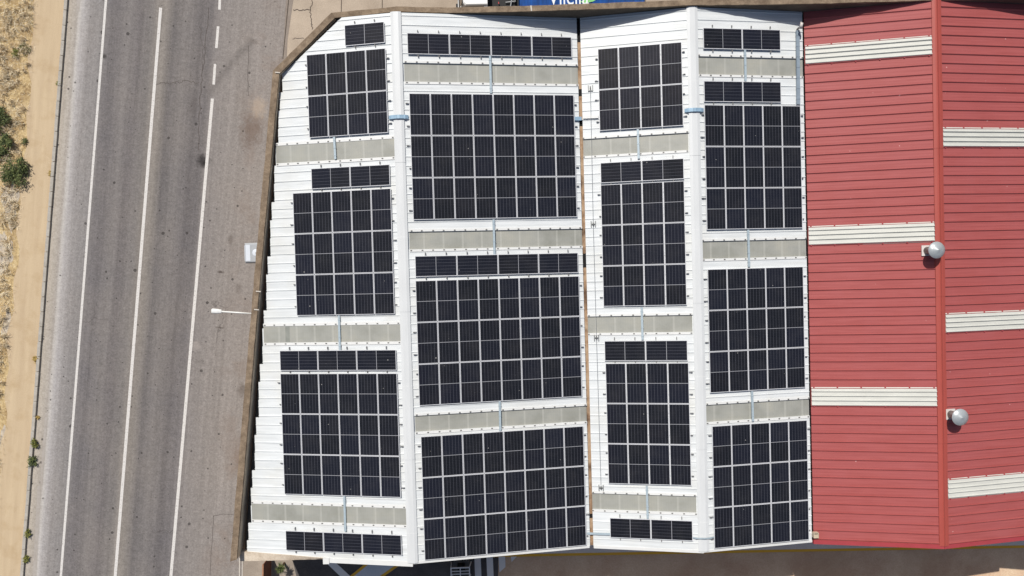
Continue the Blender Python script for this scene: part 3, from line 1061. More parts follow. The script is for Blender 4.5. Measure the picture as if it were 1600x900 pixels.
# ------------------------------------------------------------------ solar panels
PL, PW_, PG = 2.278, 1.134, 0.02
ARR = [
    ('A0', 'A', 1, 1, 'L', -6.902, 13.279, 0.0007), ('A1', 'A', 4, 2, 'P', -8.006, 10.122, 0.0014),
    ('A2b', 'A', 2, 1, 'L', -7.976, 5.551, -0.0014), ('A2', 'A', 5, 3, 'P', -8.528, 1.373, -0.0005),
    ('A3b', 'A', 3, 1, 'L', -9.073, -4.592, -0.0009), ('A3', 'A', 6, 3, 'P', -9.072, -8.764, 0.0),
    ('A4', 'A', 3, 1, 'L', -9.106, -14.857, -0.0005), ('B1', 'B', 4, 1, 'L', -0.048, 12.632, 0.0005),
    ('B2', 'B', 8, 3, 'P', -0.011, 6.505, 0.0024), ('B3b', 'B', 4, 1, 'L', 0.003, 0.494, -0.0024),
    ('B3', 'B', 8, 3, 'P', 0.012, -3.713, 0.0008), ('B4', 'B', 8, 3, 'P', 0.043, -12.292, 0.0019),
    ('C1', 'C', 4, 2, 'P', 8.229, 10.163, -0.0006), ('C2b', 'C', 2, 1, 'L', 8.208, 5.504, 0.0004),
    ('C2', 'C', 4, 3, 'P', 8.198, 1.395, -0.0008), ('C3b', 'C', 2, 1, 'L', 8.186, -4.571, -0.0011),
    ('C3', 'C', 4, 3, 'P', 8.225, -8.708, 0.0022), ('C4', 'C', 2, 1, 'L', 8.243, -14.687, 0.0004),
    ('D0', 'D', 2, 1, 'L', 13.896, 12.618, 0.0022), ('D1', 'D', 2, 1, 'L', 13.871, 9.714, 0.0014),
    ('D2', 'D', 5, 3, 'P', 14.446, 5.530, -0.0006), ('D3', 'D', 5, 3, 'P', 14.430, -3.534, 0.0008),
    ('D4', 'D', 5, 3, 'P', 14.492, -12.277, -0.0013)]
WHERE = {'A0': '', 'A1': 'upper block', 'A2b': 'strip above the middle block', 'A2': 'middle block', 'A3b': 'strip above the lowest block',
         'A3': 'lowest block', 'A4': 'bottom strip', 'B1': 'top strip', 'B2': 'upper block', 'B3b': 'strip above the middle block',
         'B3': 'middle block', 'B4': 'lowest block', 'C1': 'upper block', 'C2b': 'strip above the middle block', 'C2': 'middle block',
         'C3b': 'strip above the lowest block', 'C3': 'lowest block', 'C4': 'bottom strip', 'D0': 'top strip',
         'D1': 'strip below the top skylight', 'D2': 'upper block', 'D3': 'middle block', 'D4': 'lowest block'}
SLOPE = {'A': 'leftmost white slope', 'B': 'second white slope', 'C': 'third white slope', 'D': 'fourth white slope'}
ORD = ['first', 'second', 'third', 'fourth', 'fifth', 'sixth', 'seventh', 'eighth']


def make_panel():
    """one upright module; its glass faces +Z at z = 0"""
    root = bpy.data.objects.new('solar_panel', None)
    COL.objects.link(root)
    root.empty_display_size = 0.2
    f = MB()
    fw, th = 0.024, 0.04
    x, y = PW_ / 2, PL / 2
    f.box((0, y - fw / 2, -th / 2), (PW_, fw, th))
    f.box((0, -y + fw / 2, -th / 2), (PW_, fw, th))
    f.box((x - fw / 2, 0, -th / 2 - 0.0005), (fw, PL - 2 * fw, th))
    f.box((-x + fw / 2, 0, -th / 2 - 0.0005), (fw, PL - 2 * fw, th))
    f.build('frame', M['frame'], root)
    b = MB()
    b.box((0, 0, -0.012), (PW_ - 2 * fw, PL - 2 * fw, 0.012))
    b.build('backsheet', M['back'], root)
    cw, ch, gap = PW_ - 2 * fw - 0.012, (PL - 2 * fw - 0.012 - 0.024) / 2, 0.024
    for sg in (1, -1):
        c = MB()
        yc = sg * (gap / 2 + ch / 2)
        c.box((0, yc, -0.005), (cw, ch, 0.004))
        o = c.build('cell_field', M['cells'], root)
    return root


proto = make_panel()
proto_kids = list(proto.children)
first = True
GROUP = 'solar panels on the white roof'


def place_panel(mat, label):
    global first
    if first:
        r = proto
        first = False
    else:
        r = proto.copy()
        COL.objects.link(r)
        for ch in proto_kids:
            c = ch.copy()
            c.parent = r
            COL.objects.link(c)
    r.matrix_world = mat
    tag(r, label, 'solar panel', GROUP)


PO = 0.13
for code, s, nc, nr, kind, xc, yc, ro in ARR:
    mm = SL[s][2]
    c = 1 / math.sqrt(1 + mm * mm)
    ax, ay, az = Vector((c, 0, mm * c)), Vector((0, 1, 0)), Vector((-mm * c, 0, c))
    O = P(s, xc, yc, 0)
    pw, ph = (PW_, PL) if kind == 'P' else (PL, PW_)
    cr, sr = math.cos(ro), math.sin(ro)
    ex, ey = ax * cr + ay * sr, ay * cr - ax * sr
    for r in range(nr):
        for q in range(nc):
            u = (q - (nc - 1) / 2) * (pw + PG)
            v = -(r - (nr - 1) / 2) * (ph + PG)
            pos = O + ex * u + ey * v + az * (PO + random.uniform(-.002, .002))
            e1, e2 = (ex, ey) if kind == 'P' else (ey, -ex)
            tl = random.uniform(-.0015, .0015)
            R = Matrix((e1, e2, az)).transposed()
            mat = Matrix.Translation(pos) @ (R @ Matrix.Rotation(tl, 3, 'X')).to_4x4()
            if code == 'A0':
                lab = 'lone landscape solar panel at the top corner of the leftmost white slope'
            elif kind == 'L':
                lab = f'landscape solar panel, {ORD[q]} from left, {WHERE[code]}, {SLOPE[s]}'
            else:
                row = ['top', 'bottom'][r] if nr == 2 else ['top', 'middle', 'bottom'][r]
                lab = f'portrait solar panel, {ORD[q]} from left, {row} row, {WHERE[code]}, {SLOPE[s]}'
            place_panel(mat, lab)
    # the rails it is clamped to
    what = 'lone top panel' if code == 'A0' else WHERE[code]
    rk = empty('mounting_rack', O, f'aluminium mounting rails under the {what}, {SLOPE[s]}', 'mounting rack', 'mounting racks under the solar panels')
    W, H = nc * pw + (nc - 1) * PG, nr * ph + (nr - 1) * PG
    inv = Matrix.Translation(O).inverted()

    def rail(a, b):
        m = MB()
        m.bar(inv @ (a + az * 0.035), inv @ (b + az * 0.035), 0.045, 0.05, 0, az)
        for e, sg in ((a, -1), (b, 1)):      # end clamp with its bolt
            t = (b - a).normalized() * sg
            m.bar(inv @ (e - t * 0.12 + az * 0.086), inv @ (e - t * 0.02 + az * 0.086), 0.04, 0.025, 1, az)
        m.build('rail', [M['rail'], M['clip']], rk)
    if kind == 'P':
        for r in range(nr):
            for f in (0.27, -0.27):
                v = -(r - (nr - 1) / 2) * (ph + PG) + f * ph
                ex1, ex2 = random.uniform(.12, .24), random.uniform(.12, .24)
                rail(O + ex * (-W / 2 - ex1) + ey * v, O + ex * (W / 2 + ex2) + ey * v)
    else:
        for q in range(nc):
            for f in (0.25, -0.25):
                u = (q - (nc - 1) / 2) * (pw + PG) + f * pw
                rail(O + ex * u + ey * (H / 2 + 0.20), O + ex * u + ey * (-H / 2 - 0.15))

# ------------------------------------------------------------------ cable trays
TRAYG = 'cable trays on the white roof'


def tray(s, p0, p1, label, w=0.12, h=0.06, mat='galv', name='cable_tray', lift=0.05):
    a, b = bpl(s, *p0, lift), bpl(s, *p1, lift)
    nn = P(s, a.x, 0, 1) - P(s, a.x, 0, 0)
    mid = (a + b) / 2
    m = MB()
    a, b = a - mid, b - mid
    m.bar(a, b, w, h, 0, nn)
    d = (b - a).normalized()
    r = d.cross(nn).normalized()
    L = (b - a).length
    n = int(L / 0.6) + 1
    for i in range(n):
        q = a + d * (L * (i + 0.5) / n)
        m.bar(q - r * (w / 2 + .012) , q + r * (w / 2 + .012), 0.03, h + 0.012, 0, nn)
    for q in (a + d * .08, b - d * .08):
        m.bar(q - r * w / 2 - nn * 0.05, q + r * w / 2 - nn * 0.05, 0.05, 0.05, 0, nn)
    o = m.build(name, M[mat])
    o.location = mid
    tag(o, label, 'cable tray', TRAYG)
    return o


NUM = {0: 'top', 1: 'middle', 2: 'bottom'}
for s, lst in {'A': [((522.5, 214), (524.5, 249)), ((530, 493), (531.5, 547)), ((538.5, 775), (540, 830))],
               'B': [((765.5, 87), (767, 146)), ((771, 343), (772.5, 398)), ((780.5, 626), (781.5, 673))],
               'C': [((996.5, 202), (998, 248)), ((1002.5, 480), (1004, 531)), ((1010.5, 759), (1012, 810))],
               'D': [((1163.5, 78), (1164.5, 127)), ((1168.5, 359), (1170, 417)), ((1174.5, 611), (1176, 658))]}.items():
    for i, (p0, p1) in enumerate(lst):
        tray(s, p0, p1, f'narrow blue-grey cable tray crossing the {NUM[i]} skylight of the {SLOPE[s]}')
cr = tray('C', (911, 183.5), (935, 182.5), 'short white cable tray from the rusty gutter to the third slope panels', 0.16, 0.07, 'trim')
tray('B', (897.5, 185.5), (908.5, 185.5), 'small pale blue tray piece bridging the rusty gutter near its top', 0.2, 0.06, 'galv_blue', lift=0.07)
tray('C', (917, 833), (954, 834.3), 'pale blue tray along the bottom strip of panels, beside the rusty gutter', 0.11, 0.07, 'galv')


def saddle(sa, sb, xr, Y, half_a, half_b, w, label, mat):
    """tray bent over the ridge"""
    pts = [P(sa, xr - half_a, Y, 0.05), P(sa, xr - half_a * 0.65, Y, 0.13), P(sa, xr - 0.05, Y, 0.15), P(sb, xr + 0.05, Y, 0.15),
           P(sb, xr + half_b * 0.65, Y, 0.13), P(sb, xr + half_b, Y, 0.05)]
    m = MB()
    base = Vector((xr, Y, ZR1))
    for a, b in zip(pts[:-1], pts[1:]):
        m.bar(a - base, b - base, w, 0.035)
    for q in (pts[1], pts[4]):
        m.bar(q - base - Vector((0, w / 2 + .01, 0)), q - base + Vector((0, w / 2 + .01, 0)), 0.04, 0.045)
    o = m.build('cable_tray', M[mat])
    o.location = base
    tag(o, label, 'cable tray', TRAYG)


saddle('A', 'B', XR1, bp(623, 182.5, 8.7).y, 0.52, 0.50, 0.2, 'bright blue tray bent over the first ridge cap from the left', 'galv_blue')
saddle('C', 'D', XR2, bp(1085, 171.5, 8.6).y, 0.50, 0.50, 0.2, 'blue tray bent over the second ridge cap near its top', 'galv_blue')
saddle('C', 'D', XR2, bp(1102, 841, 8.6).y, 0.62, 0.58, 0.07, 'thin blue-grey conduit bent over the second ridge cap near its bottom', 'galv')
# long conduit with a mast head at the border of the red roof
cd = tray('D', (1245.5, 48), (1246.5, 163.5), 'long grey cable duct beside the red roof, running down to the fourth slope panels', 0.19, 0.1, 'duct', 'cable_duct')
hd = bpl('D', 1245.8, 46, 0.05)
mh = empty('duct_head', hd, 'small weathered cable entry head at the top end of the long grey duct', 'cable entry')
m = MB()
m.tube((0, 0, 0), (0, 0.02, 0.5), 0.06)
m.build('post', M['steel_pipe'], mh)
m = MB()
m.tube((0, -0.09, 0.42), (0, 0.16, 0.6), 0.10, 0.07)
m.tube((0.02, 0.12, 0.52), (0.02, 0.24, 0.42), 0.05, 0.045)
m.build('hood', M['steel_base'], mh, True)

# ------------------------------------------------------------------ roof safety line
SAFE = [((922.5, 138), 0), ((927, 350), 1), ((932, 527.5), 1), ((939.2, 762), 1)]
AN = []
names_an = ['topmost safety anchor bracket, level with the upper block on the third white slope',
            'safety anchor bracket left of the middle block on the third white slope',
            'safety anchor bracket just below the middle skylight of the third white slope',
            'lowest safety anchor bracket, just above the bottom skylight of the third white slope']
for (px, style), lab in zip(SAFE, names_an):
    q = bpl('C', *px, 0.03)
    n = (P('C', 0, 0, 1) - P('C', 0, 0, 0))
    R = Matrix((Vector((1, 0, SL['C'][2])).normalized(), Vector((0, 1, 0)), n)).transposed()
    e = empty('safety_anchor', q, lab, 'anchor bracket', 'safety line anchors on the third white slope', R)
    m = MB()
    m.box((-0.12, 0, 0.03), (0.045, 0.34, 0.06))
    m.box((0.12, 0, 0.03), (0.045, 0.34, 0.06))
    m.box((0, -0.13 if not style else 0.0, 0.03), (0.28, 0.05, 0.05))
    m.build('bracket', M['rope'], e)
    m = MB()
    m.tube((0, -0.04, 0.03), (0, -0.04, 0.12), 0.035)
    m.box((0, 0.02, 0.06), (0.05, 0.16, 0.03))
    m.build('cable_clamp', M['metal_dark'], e)
    AN.append(q + n * 0.1)
m = MB()
o0 = AN[0].copy()
for a, b in zip(AN[:-1], AN[1:]):
    m.tube(a - o0, b - o0, 0.009, n=6)
cb = m.build('safety_cable', M['rope'])
cb.location = o0
tag(cb, 'thin steel safety cable strung between the anchor brackets on the third white slope', 'cable')

# ------------------------------------------------------------------ roof vents and the small box
VG = 'roof vents on the red roof'
for (px, s, lab) in (((1448.5, 391.5), 'E', 'silver cone-capped roof vent left of the red ridge, under the middle cream strip'),
                     ((1484.5, 647.0), 'F', 'silver cone-capped roof vent right of the red ridge, lower of the two')):
    b = bpl(s, *px, 0.03)
    e = empty('roof_vent', b, lab, 'roof vent', VG)
    m = MB()
    mm = SL[s][2]
    R = Matrix((Vector((1, 0, mm)).normalized(), Vector((0, 1, 0)), Vector((-mm, 0, 1)).normalized())).transposed().to_4x4()
    m.box((0, 0, 0.02), (0.58, 0.58, 0.05), 0, R)
    m.build('base_plate', M['steel_base'], e)
    m = MB()
    m.tube((0, 0, 0), (0, 0, 0.82), 0.21, n=28)
    m.build('pipe', M['steel_pipe'], e, True)
    m = MB()
    m.lathe([(0.0, 1.02), (0.02, 1.01), (0.25, 0.925), (0.452, 0.845), (0.458, 0.83), (0.452, 0.80), (0.2, 0.80)], (0, 0, 0), 40)
    c = m.build('cone_cap', M['steel'], e, True)
    m = MB()
    for k in range(3):
        a = 2 * math.pi * k / 3 + 0.4
        m.tube((0.2 * math.cos(a), 0.2 * math.sin(a), 0.7), (0.36 * math.cos(a), 0.36 * math.sin(a), 0.83), 0.015, n=6)
    m.build('cap_strut', M['steel_pipe'], e)
b = bpl('E', 1272.5, 834.5, 0.02)
e = empty('outlet_box', b, 'small beige open tin box at the lower corner between white and red roofs', 'outlet box')
m = MB()
for x, y, dx, dy in ((-.13, 0, .03, .3), (.13, 0, .03, .3), (0, -.135, .23, .03), (0, .135, .23, .03)):
    m.box((x, y, 0.12), (dx, dy, 0.24))
m.box((0, -0.03, 0.2), (0.23, 0.18, 0.02))
m.build('tin_wall', M['beige'], e)
m = MB()
m.box((0, 0, 0.02), (0.228, 0.238, 0.03))
m.build('opening', M['dark'], e)

# ------------------------------------------------------------------ street lamp and cooler on the street wall
h = bp(339, 486.2, 7.0)
wx = bp(397, 490.4, 7.0)
lm = empty('street_lamp', wx, 'white street lamp on a thin arm reaching from the parapet over the pavement', 'street lamp')
m = MB()
d = (h - wx)
ln = d.length
d.normalize()
r = Vector((-d.y, d.x, 0))
sec = [(ln - 0.28, 0.09, 0.05), (ln - 0.25, 0.105, 0.07), (ln - 0.05, 0.135, 0.11), (ln + 0.2, 0.14, 0.11), (ln + 0.27, 0.13, 0.09), (ln + 0.29, 0.11, 0.06)]
loops = []
for t, w, hh in sec:
    c0 = d * t
    loops.append([c0 + r * (w * math.copysign(abs(math.cos(a)) ** 0.6, math.cos(a))) + Vector((0, 0, hh * max(-0.5, math.sin(a)) + 0.02)) for a in [2 * math.pi * k / 16 for k in range(16)]])
for A_, B_ in zip(loops[:-1], loops[1:]):
    m.prism(A_, B_)
m.build('lamp_head', M['lamp_white'], lm, False)
m = MB()
m.tube(d * 0.0 + Vector((0, 0, -0.06)), d * (ln - 0.22) + Vector((0, 0, 0.03)), 0.045)
m.build('arm', M['lamp_white'], lm, True)
m = MB()
m.box((0.02, 0, -0.1), (0.1, 0.2, 0.5))
m.tube((-.03, 0, -0.32), tuple(d * 0.6 + Vector((0, 0, -0.02))), 0.02)
m.build('wall_bracket', M['lamp_white'], lm)

ct = bp(381, 394, 6.6)
ac = empty('air_cooler', (ct.x, ct.y - 0.05, 5.55), 'grey boxy air cooler hung on the street wall beside the parapet', 'air cooler')
m = MB()
loop = lambda z, i: [(-0.0 + i, -0.58 + i, z), (1.25, -0.58 + i, z), (1.25, 0.58 - i, z), (0.0 + i, 0.58 - i, z)]
m.prism(loop(0, .0), loop(0.9, .0))
m.prism(loop(0.9, 0.0), loop(0.99, 0.07))
m.build('casing', M['box_grey'], ac, bevel=0.02)
m = MB()
m.prism([(-0.03, -0.45, 0.05), (-0.004, -0.45, 0.05), (-0.004, 0.45, 0.05), (-0.03, 0.45, 0.05)],
        [(-0.03, -0.45, 0.86), (-0.004, -0.45, 0.86), (-0.004, 0.45, 0.86), (-0.03, 0.45, 0.86)])
m.box((0.21, 0, 0.994), (0.26, 0.92, 0.012))
m.build('filter_panel', M['box_pale'], ac)
m = MB()
m.lathe([(0.0, 1.012), (0.16, 1.012), (0.20, 1.004), (0.21, 0.985)], (0.66, 0, 0), 24)
m.build('top_disc', M['box_pale'], ac, True)
m = MB()
m.lathe([(0.0, 1.035), (0.05, 1.03), (0.055, 1.01)], (0.7, -0.02, 0), 12)
m.build('hub', M['metal_dark'], ac)
m = MB()
m.box((0.85, -0.1, -0.5), (0.5, 0.55, 1.0))
m.bar((0.1, -0.5, -0.05), (1.2, -0.5, -0.05), 0.05, 0.05)
m.bar((0.1, 0.5, -0.05), (1.2, 0.5, -0.05), 0.05, 0.05)
m.build('duct', M['metal_dark'], ac)

# ------------------------------------------------------------------ truck behind the top parapet
tk = empty('truck', (0, 17.4, 0), 'white-cabbed truck with a blue lettered body behind the top parapet', 'truck')
TL = Vector((0, 17.4, 0))


def loc(m):
    m.v = [(v[0] - TL.x, v[1] - TL.y, v[2] - TL.z) for v in m.v]
    return m


xs0 = bp(723, 4, 1.9).x
xs1 = bp(761, 4, 1.9).x
ZC, ZB = 2.9, 3.3
xs0, xs1 = bp(723, 4, ZC).x, bp(762, 4, ZC).x
yf = bp(740, 7.6, ZC).y
m = MB()
ring = [(xs0 + 0.16, yf), (xs0 + 0.03, yf + 0.14), (xs0, yf + 0.5), (xs0, yf + 1.8), (xs0 + 0.03, yf + 2.16), (xs0 + 0.16, yf + 2.3), (xs1, yf + 2.3), (xs1, yf)]
low = [(x - (0.22 if x < xs0 + 0.3 else 0), y, 1.2) for x, y in ring]
m.prism([Vector(v) for v in low], [Vector((x, y, ZC - 0.06)) for x, y in ring])
m.prism([Vector((x, y, ZC - 0.06)) for x, y in ring], [Vector((x + (0.06 if x < xs0 + 0.3 else -0.02), y + (0.06 if y < yf + 1 else -0.06), ZC)) for x, y in ring])
loc(m).build('cab', M['white_paint'], tk)
m = MB()
m.prism([Vector((xs0 - 0.245, yf + 0.25, 1.75)), Vector((xs0 - 0.235, yf + 0.25, 1.75)), Vector((xs0 - 0.235, yf + 2.05, 1.75)), Vector((xs0 - 0.245, yf + 2.05, 1.75))],
        [Vector((xs0 - 0.06, yf + 0.25, 2.75)), Vector((xs0 - 0.03, yf + 0.25, 2.75)), Vector((xs0 - 0.03, yf + 2.05, 2.75)), Vector((xs0 - 0.06, yf + 2.05, 2.75))])
m.box((xs0 + 0.8, yf - 0.005, 2.2), (0.9, 0.03, 0.7))
loc(m).build('cab_glass', M['glass'], tk)
m = MB()
m.box((xs0 - 0.28, yf + 1.15, 0.8), (0.24, 2.3, 0.8))
m.box((xs0 + 0.8, yf + 1.15, 0.95), (1.6, 2.2, 0.6))
loc(m).build('bumper', M['black'], tk)
for q in (-0.16,):
    m = MB()
    m.tube((xs0 - 0.12, yf + 0.1, 2.45), (xs0 - 0.3, yf - 0.18, 2.4), 0.025)
    m.tube((xs0 - 0.3, yf - 0.18, 2.4), (xs0 - 0.3, yf + 0.5, 2.42), 0.03)
    loc(m).build('mirror_arm', M['white_paint'], tk)
    m = MB()
    m.box((xs0 - 0.4, yf + 0.15, 2.1), (0.1, 0.3, 0.55))
    loc(m).build('mirror', M['black'], tk)
m = MB()
m.box((xs1 - 0.12, yf - 0.05, 2.3), (0.24, 0.22, 0.9))
loc(m).build('side_fairing', M['white_paint'], tk)
m = MB()
m.box((4.0, yf + 1.15, 1.0), (12.2, 1.9, 0.35))
m.box((xs1 + 0.9, yf + 1.0, 1.4), (1.7, 1.8, 0.8))
m.box((xs1 + 0.5, yf + 0.3, 1.8), (0.4, 0.5, 0.6))
loc(m).build('chassis', M['black'], tk)
m = MB()
m.box((bp(778, 7, 2.0).x, yf + 0.12, 2.0), (0.14, 0.10, 0.2))
m.box((bp(779, 3, 2.0).x, yf + 0.4, 2.05), (0.05, 0.12, 0.14))
loc(m).build('marker_light', M['red_lamp'], tk)
m = MB()
m.tube((bp(797, 5, 2.0).x, yf + 0.1, 1.9), (bp(800, 1, 2.0).x, yf + 0.7, 1.95), 0.05)
m.tube((bp(790, 2, 2.0).x, yf + 0.5, 1.9), (bp(806, 2, 2.0).x, yf + 0.55, 1.95), 0.04)
loc(m).build('air_hose', M['rope'], tk)
for x in (xs0 + 0.95, 4.0, 7.4, 8.7):
    for y in (yf + 0.22, yf + 2.1):
        m = MB()
        m.tube((x, y - 0.16, 0.5), (x, y + 0.16, 0.5), 0.5, n=28)
        loc(m).build('wheel', M['black'], tk)
xb0, xb1 = bp(812.5, 4, ZB).x, bp(1005, 2, ZB).x
yb = bp(880, 10.5, ZB).y
m = MB()
m.box(((xb0 + xb1) / 2, yb + 1.24, (ZB + 1.1) / 2 - 0.03), (xb1 - xb0, 2.48, ZB - 1.1 - 0.06))
x = xb0 + 0.1
while x < xb1 - 0.1:
    m.box((x + 0.1, yb + 1.24, ZB - 0.045), (0.22, 2.5, 0.05))
    x += 0.34
body = loc(m).build('cargo_body', M['blue'], tk)
cu = bpy.data.curves.new('lettering', 'FONT')
cu.body = 'Vilella'
cu.size = 1.0
cu.extrude = 0.006
to = bpy.data.objects.new('lettering_source', cu)
COL.objects.link(to)
dg = bpy.context.evaluated_depsgraph_get()
me = bpy.data.meshes.new_from_object(to.evaluated_get(dg))
bpy.data.objects.remove(to)
vx = [v.co.x for v in me.vertices]
vy = [v.co.y for v in me.vertices]
x0, x1 = bp(857, 5, ZB).x, bp(920, 5, ZB).x
y0 = bp(880, 7.6, ZB).y
sx, sy = (x1 - x0) / (max(vx) - min(vx)), 0.98 / (max(vy) - min(vy))
for v in me.vertices:
    a, b, c = v.co
    v.co = (x0 + (a - min(vx)) * sx - TL.x, y0 + (b - min(vy)) * sy - TL.y, ZB + c)
me.materials.append(M['letter'])
lt = bpy.data.objects.new('lettering', me)
COL.objects.link(lt)
lt.parent = body
m = MB()
q = [bp(px, py, ZB - 0.01) for px, py in [(906, 3.2), (911, 0.2), (919, -1.5), (932, -1), (927, 2.2), (920, 3.8), (913, 4.6)]]
m.prism(q, [v + Vector((0, 0, 0.012)) for v in q])
loc(m).build('leaf_emblem', M['leafgreen'], body)

# ------------------------------------------------------------------ forklift at the lower edge
fc = bp(719.5, 902, 2.1)
fk = empty('forklift', (fc.x, fc.y, 0), 'forklift with a pale barred overhead guard in the shaded yard below the hall', 'forklift')
gx, gy = 0.60, 0.62
m = MB()
for sg in (-1, 1):
    m.bar((sg * gx, -gy, 2.06), (sg * gx, gy, 2.06), 0.07, 0.06)
    m.bar((-gx - .035, sg * gy, 2.062), (gx + .035, sg * gy, 2.062), 0.07, 0.06)
m.bar((0, -gy, 2.063), (0, gy, 2.063), 0.06, 0.05)
for yy in (-0.42, -0.21, 0, 0.21, 0.40):
    m.bar((-gx, yy, 2.064), (gx, yy, 2.064), 0.045, 0.045)
m.build('overhead_guard', M['white_paint'], fk)
for sx_ in (-1, 1):
    for sy_, lean in ((-1, 0.08), (1, -0.05)):
        m = MB()
        m.bar((sx_ * (gx + (0.06 if sy_ > 0 else 0)), sy_ * gy + lean * 3, 0.9), (sx_ * gx, sy_ * gy, 2.06), 0.06, 0.06, 0, Vector((0, 1, 0)))
        m.build('guard_post', M['white_paint'], fk)
m = MB()
m.box((0, 0.1, 0.6), (1.05, 1.5, 0.6))
m.box((0, 0.72, 0.85), (1.0, 0.45, 0.5))
m.build('chassis', M['metal_dark'], fk, bevel=0.05)
m = MB()
m.box((0, 0.18, 1.0), (0.5, 0.5, 0.14))
m.box((0, 0.42, 1.25), (0.48, 0.12, 0.5))
m.build('seat', M['black'], fk, bevel=0.03)
for sx_ in (-1, 1):
    for yy, rr in ((-0.5, 0.3), (0.6, 0.25)):
        m = MB()
        m.tube((sx_ * 0.40, yy, rr), (sx_ * 0.58, yy, rr), rr, n=24)
        m.build('wheel', M['black'], fk)
m = MB()
for sx_ in (-1, 1):
    m.bar((sx_ * 0.3, -0.85, 0.1), (sx_ * 0.3, -0.85, 2.0), 0.09, 0.12, 0, Vector((0, 1, 0)))
m.bar((-0.3, -0.82, 1.95), (0.3, -0.82, 1.95), 0.08, 0.08)
m.build('mast', M['metal_dark'], fk)
for sx_ in (-1, 1):
    m = MB()
    m.box((sx_ * 0.28, -1.45, 0.08), (0.11, 1.1, 0.045))
    m.build('fork', M['metal_dark'], fk)

# ------------------------------------------------------------------ planter and plant at the lower left corner
g0, g1 = bp(424, 866, 0.0), bp(423.5, 905, 0.0)
gt = empty('gate', g1, 'brown wooden gate leaf standing open below the pale masonry ledge', 'gate')
dv = (g0 - g1)
m = MB()
m.bar(Vector((0, 0, 0.12)), dv + Vector((0, 0, 0.12)), 0.045, 1.5)
m.build('board_panel', M['terracotta'], gt)
m = MB()
m.bar(Vector((0, 0, 1.6)), dv + Vector((0, 0, 1.6)), 0.085, 0.07)
m.bar(Vector((0, 0, 0.08)), dv + Vector((0, 0, 0.08)), 0.085, 0.07)
m.build('frame_rail', M['gate_frame'], gt)
m = MB()
m.box((0, -0.07, 0.9), (0.12, 0.12, 1.8))
m.build('post', M['gate_frame'], gt)
yb = bp(440, 886, 0.6)
yc = empty('yucca', (yb.x, yb.y, 0), 'dark green spiky yucca beside the brown gate under the masonry ledge', 'plant')
m = MB()
m.tube((0, 0, 0), (0.03, 0.05, 0.9), 0.09, 0.06, 10)
m.build('trunk', M['bark'], yc)
m = MB()
for k in range(70):
    a, el = random.uniform(0, 2 * math.pi), random.uniform(-0.2, 1.3)
    L = random.uniform(0.3, 0.5)
    d = Vector((math.cos(a) * math.cos(el), math.sin(a) * math.cos(el), math.sin(el)))
    r = Vector((-math.sin(a), math.cos(a), 0)) * 0.03
    b = Vector((0.03, 0.05, 0.88))
    md = b + d * L * 0.55
    tp = b + d * L + Vector((0, 0, -0.12))
    m.poly([b - r * .6, b + r * .6, md + r, md - r])
    m.poly([md - r, md + r, tp])
m.build('leaf_crown', M['shrub'], yc)

# ------------------------------------------------------------------ verge: dry grass, gravel, shrubs, weeds
gm = MB()


def field_pt():
    return random.uniform(-7.6, -4.35), random.uniform(-21.5, 21.5)


def clump_density(u, v):
    return 0.5 + 0.5 * math.sin(u * 2.1 + 1.3 * math.sin(v * 0.8)) * math.sin(v * 1.1 + 0.7 * u)


cnt = 0
while cnt < 9000:
    u, v = field_pt()
    dn = clump_density(u, v)
    if random.random() > 0.12 + 0.88 * dn:
        continue
    if u > -4.75 and random.random() < 0.65:
        continue
    cnt += 1
    base = RO + RX * u + RY * v
    a = random.uniform(0, 2 * math.pi)
    L = random.uniform(0.10, 0.34)
    up = random.uniform(0.04, 0.22)
    w = random.uniform(0.006, 0.016)
    d = Vector((math.cos(a), math.sin(a), 0))
    r = Vector((-d.y, d.x, 0)) * w
    b = Vector((base.x, base.y, 0.013))
    gm.poly([b - r, b + r, b + d * L + Vector((0, 0, up))])
for k in range(750):                      # tufts of straw
    u, v = field_pt()
    if u > -4.7 or random.random() > 0.25 + clump_density(u, v):
        continue
    base = RO + RX * u + RY * v
    sz = random.uniform(0.14, 0.42)
    lay = random.uniform(0, 2 * math.pi)
    for q in range(22):
        a = lay + random.gauss(0, 1.1)
        d = Vector((math.cos(a), math.sin(a), 0))
        r = Vector((-d.y, d.x, 0)) * random.uniform(0.008, 0.02)
        b = Vector((base.x + random.gauss(0, .07), base.y + random.gauss(0, .07), 0.013))
        L = sz * random.uniform(0.6, 1.3)
        h0 = random.uniform(0.1, 0.3)
        gm.poly([b - r, b + r, b + d * L * .6 + r * .7 + Vector((0, 0, h0)), b + d * L * .6 - r * .7 + Vector((0, 0, h0))])
        gm.poly([b + d * L * .6 - r * .7 + Vector((0, 0, h0)), b + d * L * .6 + r * .7 + Vector((0, 0, h0)), b + d * L * 1.2 + Vector((0, 0, h0 * .7))])
tag(gm.build('dry_grass', M['straw']), 'straw-coloured dry grass on the verge left of the sandy path', 'grass', kind='stuff')


def blob(cx, cy, rx, ry, z, name, mat):
    pts = []
    for k in range(26):
        a = 2 * math.pi * k / 26
        f = 1 + 0.22 * math.sin(3 * a + cx) + 0.14 * math.sin(7 * a + cy) + random.uniform(-.12, .12)
        p = bp(cx + rx * f * math.cos(a), cy + ry * f * math.sin(a), 0)
        pts.append((p.x, p.y))
    o = sheet(name, pts, z, mat, 'stuff')
    return o


for i, (cx, cy, rx, ry) in enumerate(((16, 318, 12, 34), (8, 395, 11, 30), (12, 510, 8, 24), (6, 690, 7, 22))):
    tag(blob(cx, cy, rx, ry, 0.0140 + 0.0012 * i, 'gravel', M['gravel']), kind='stuff')


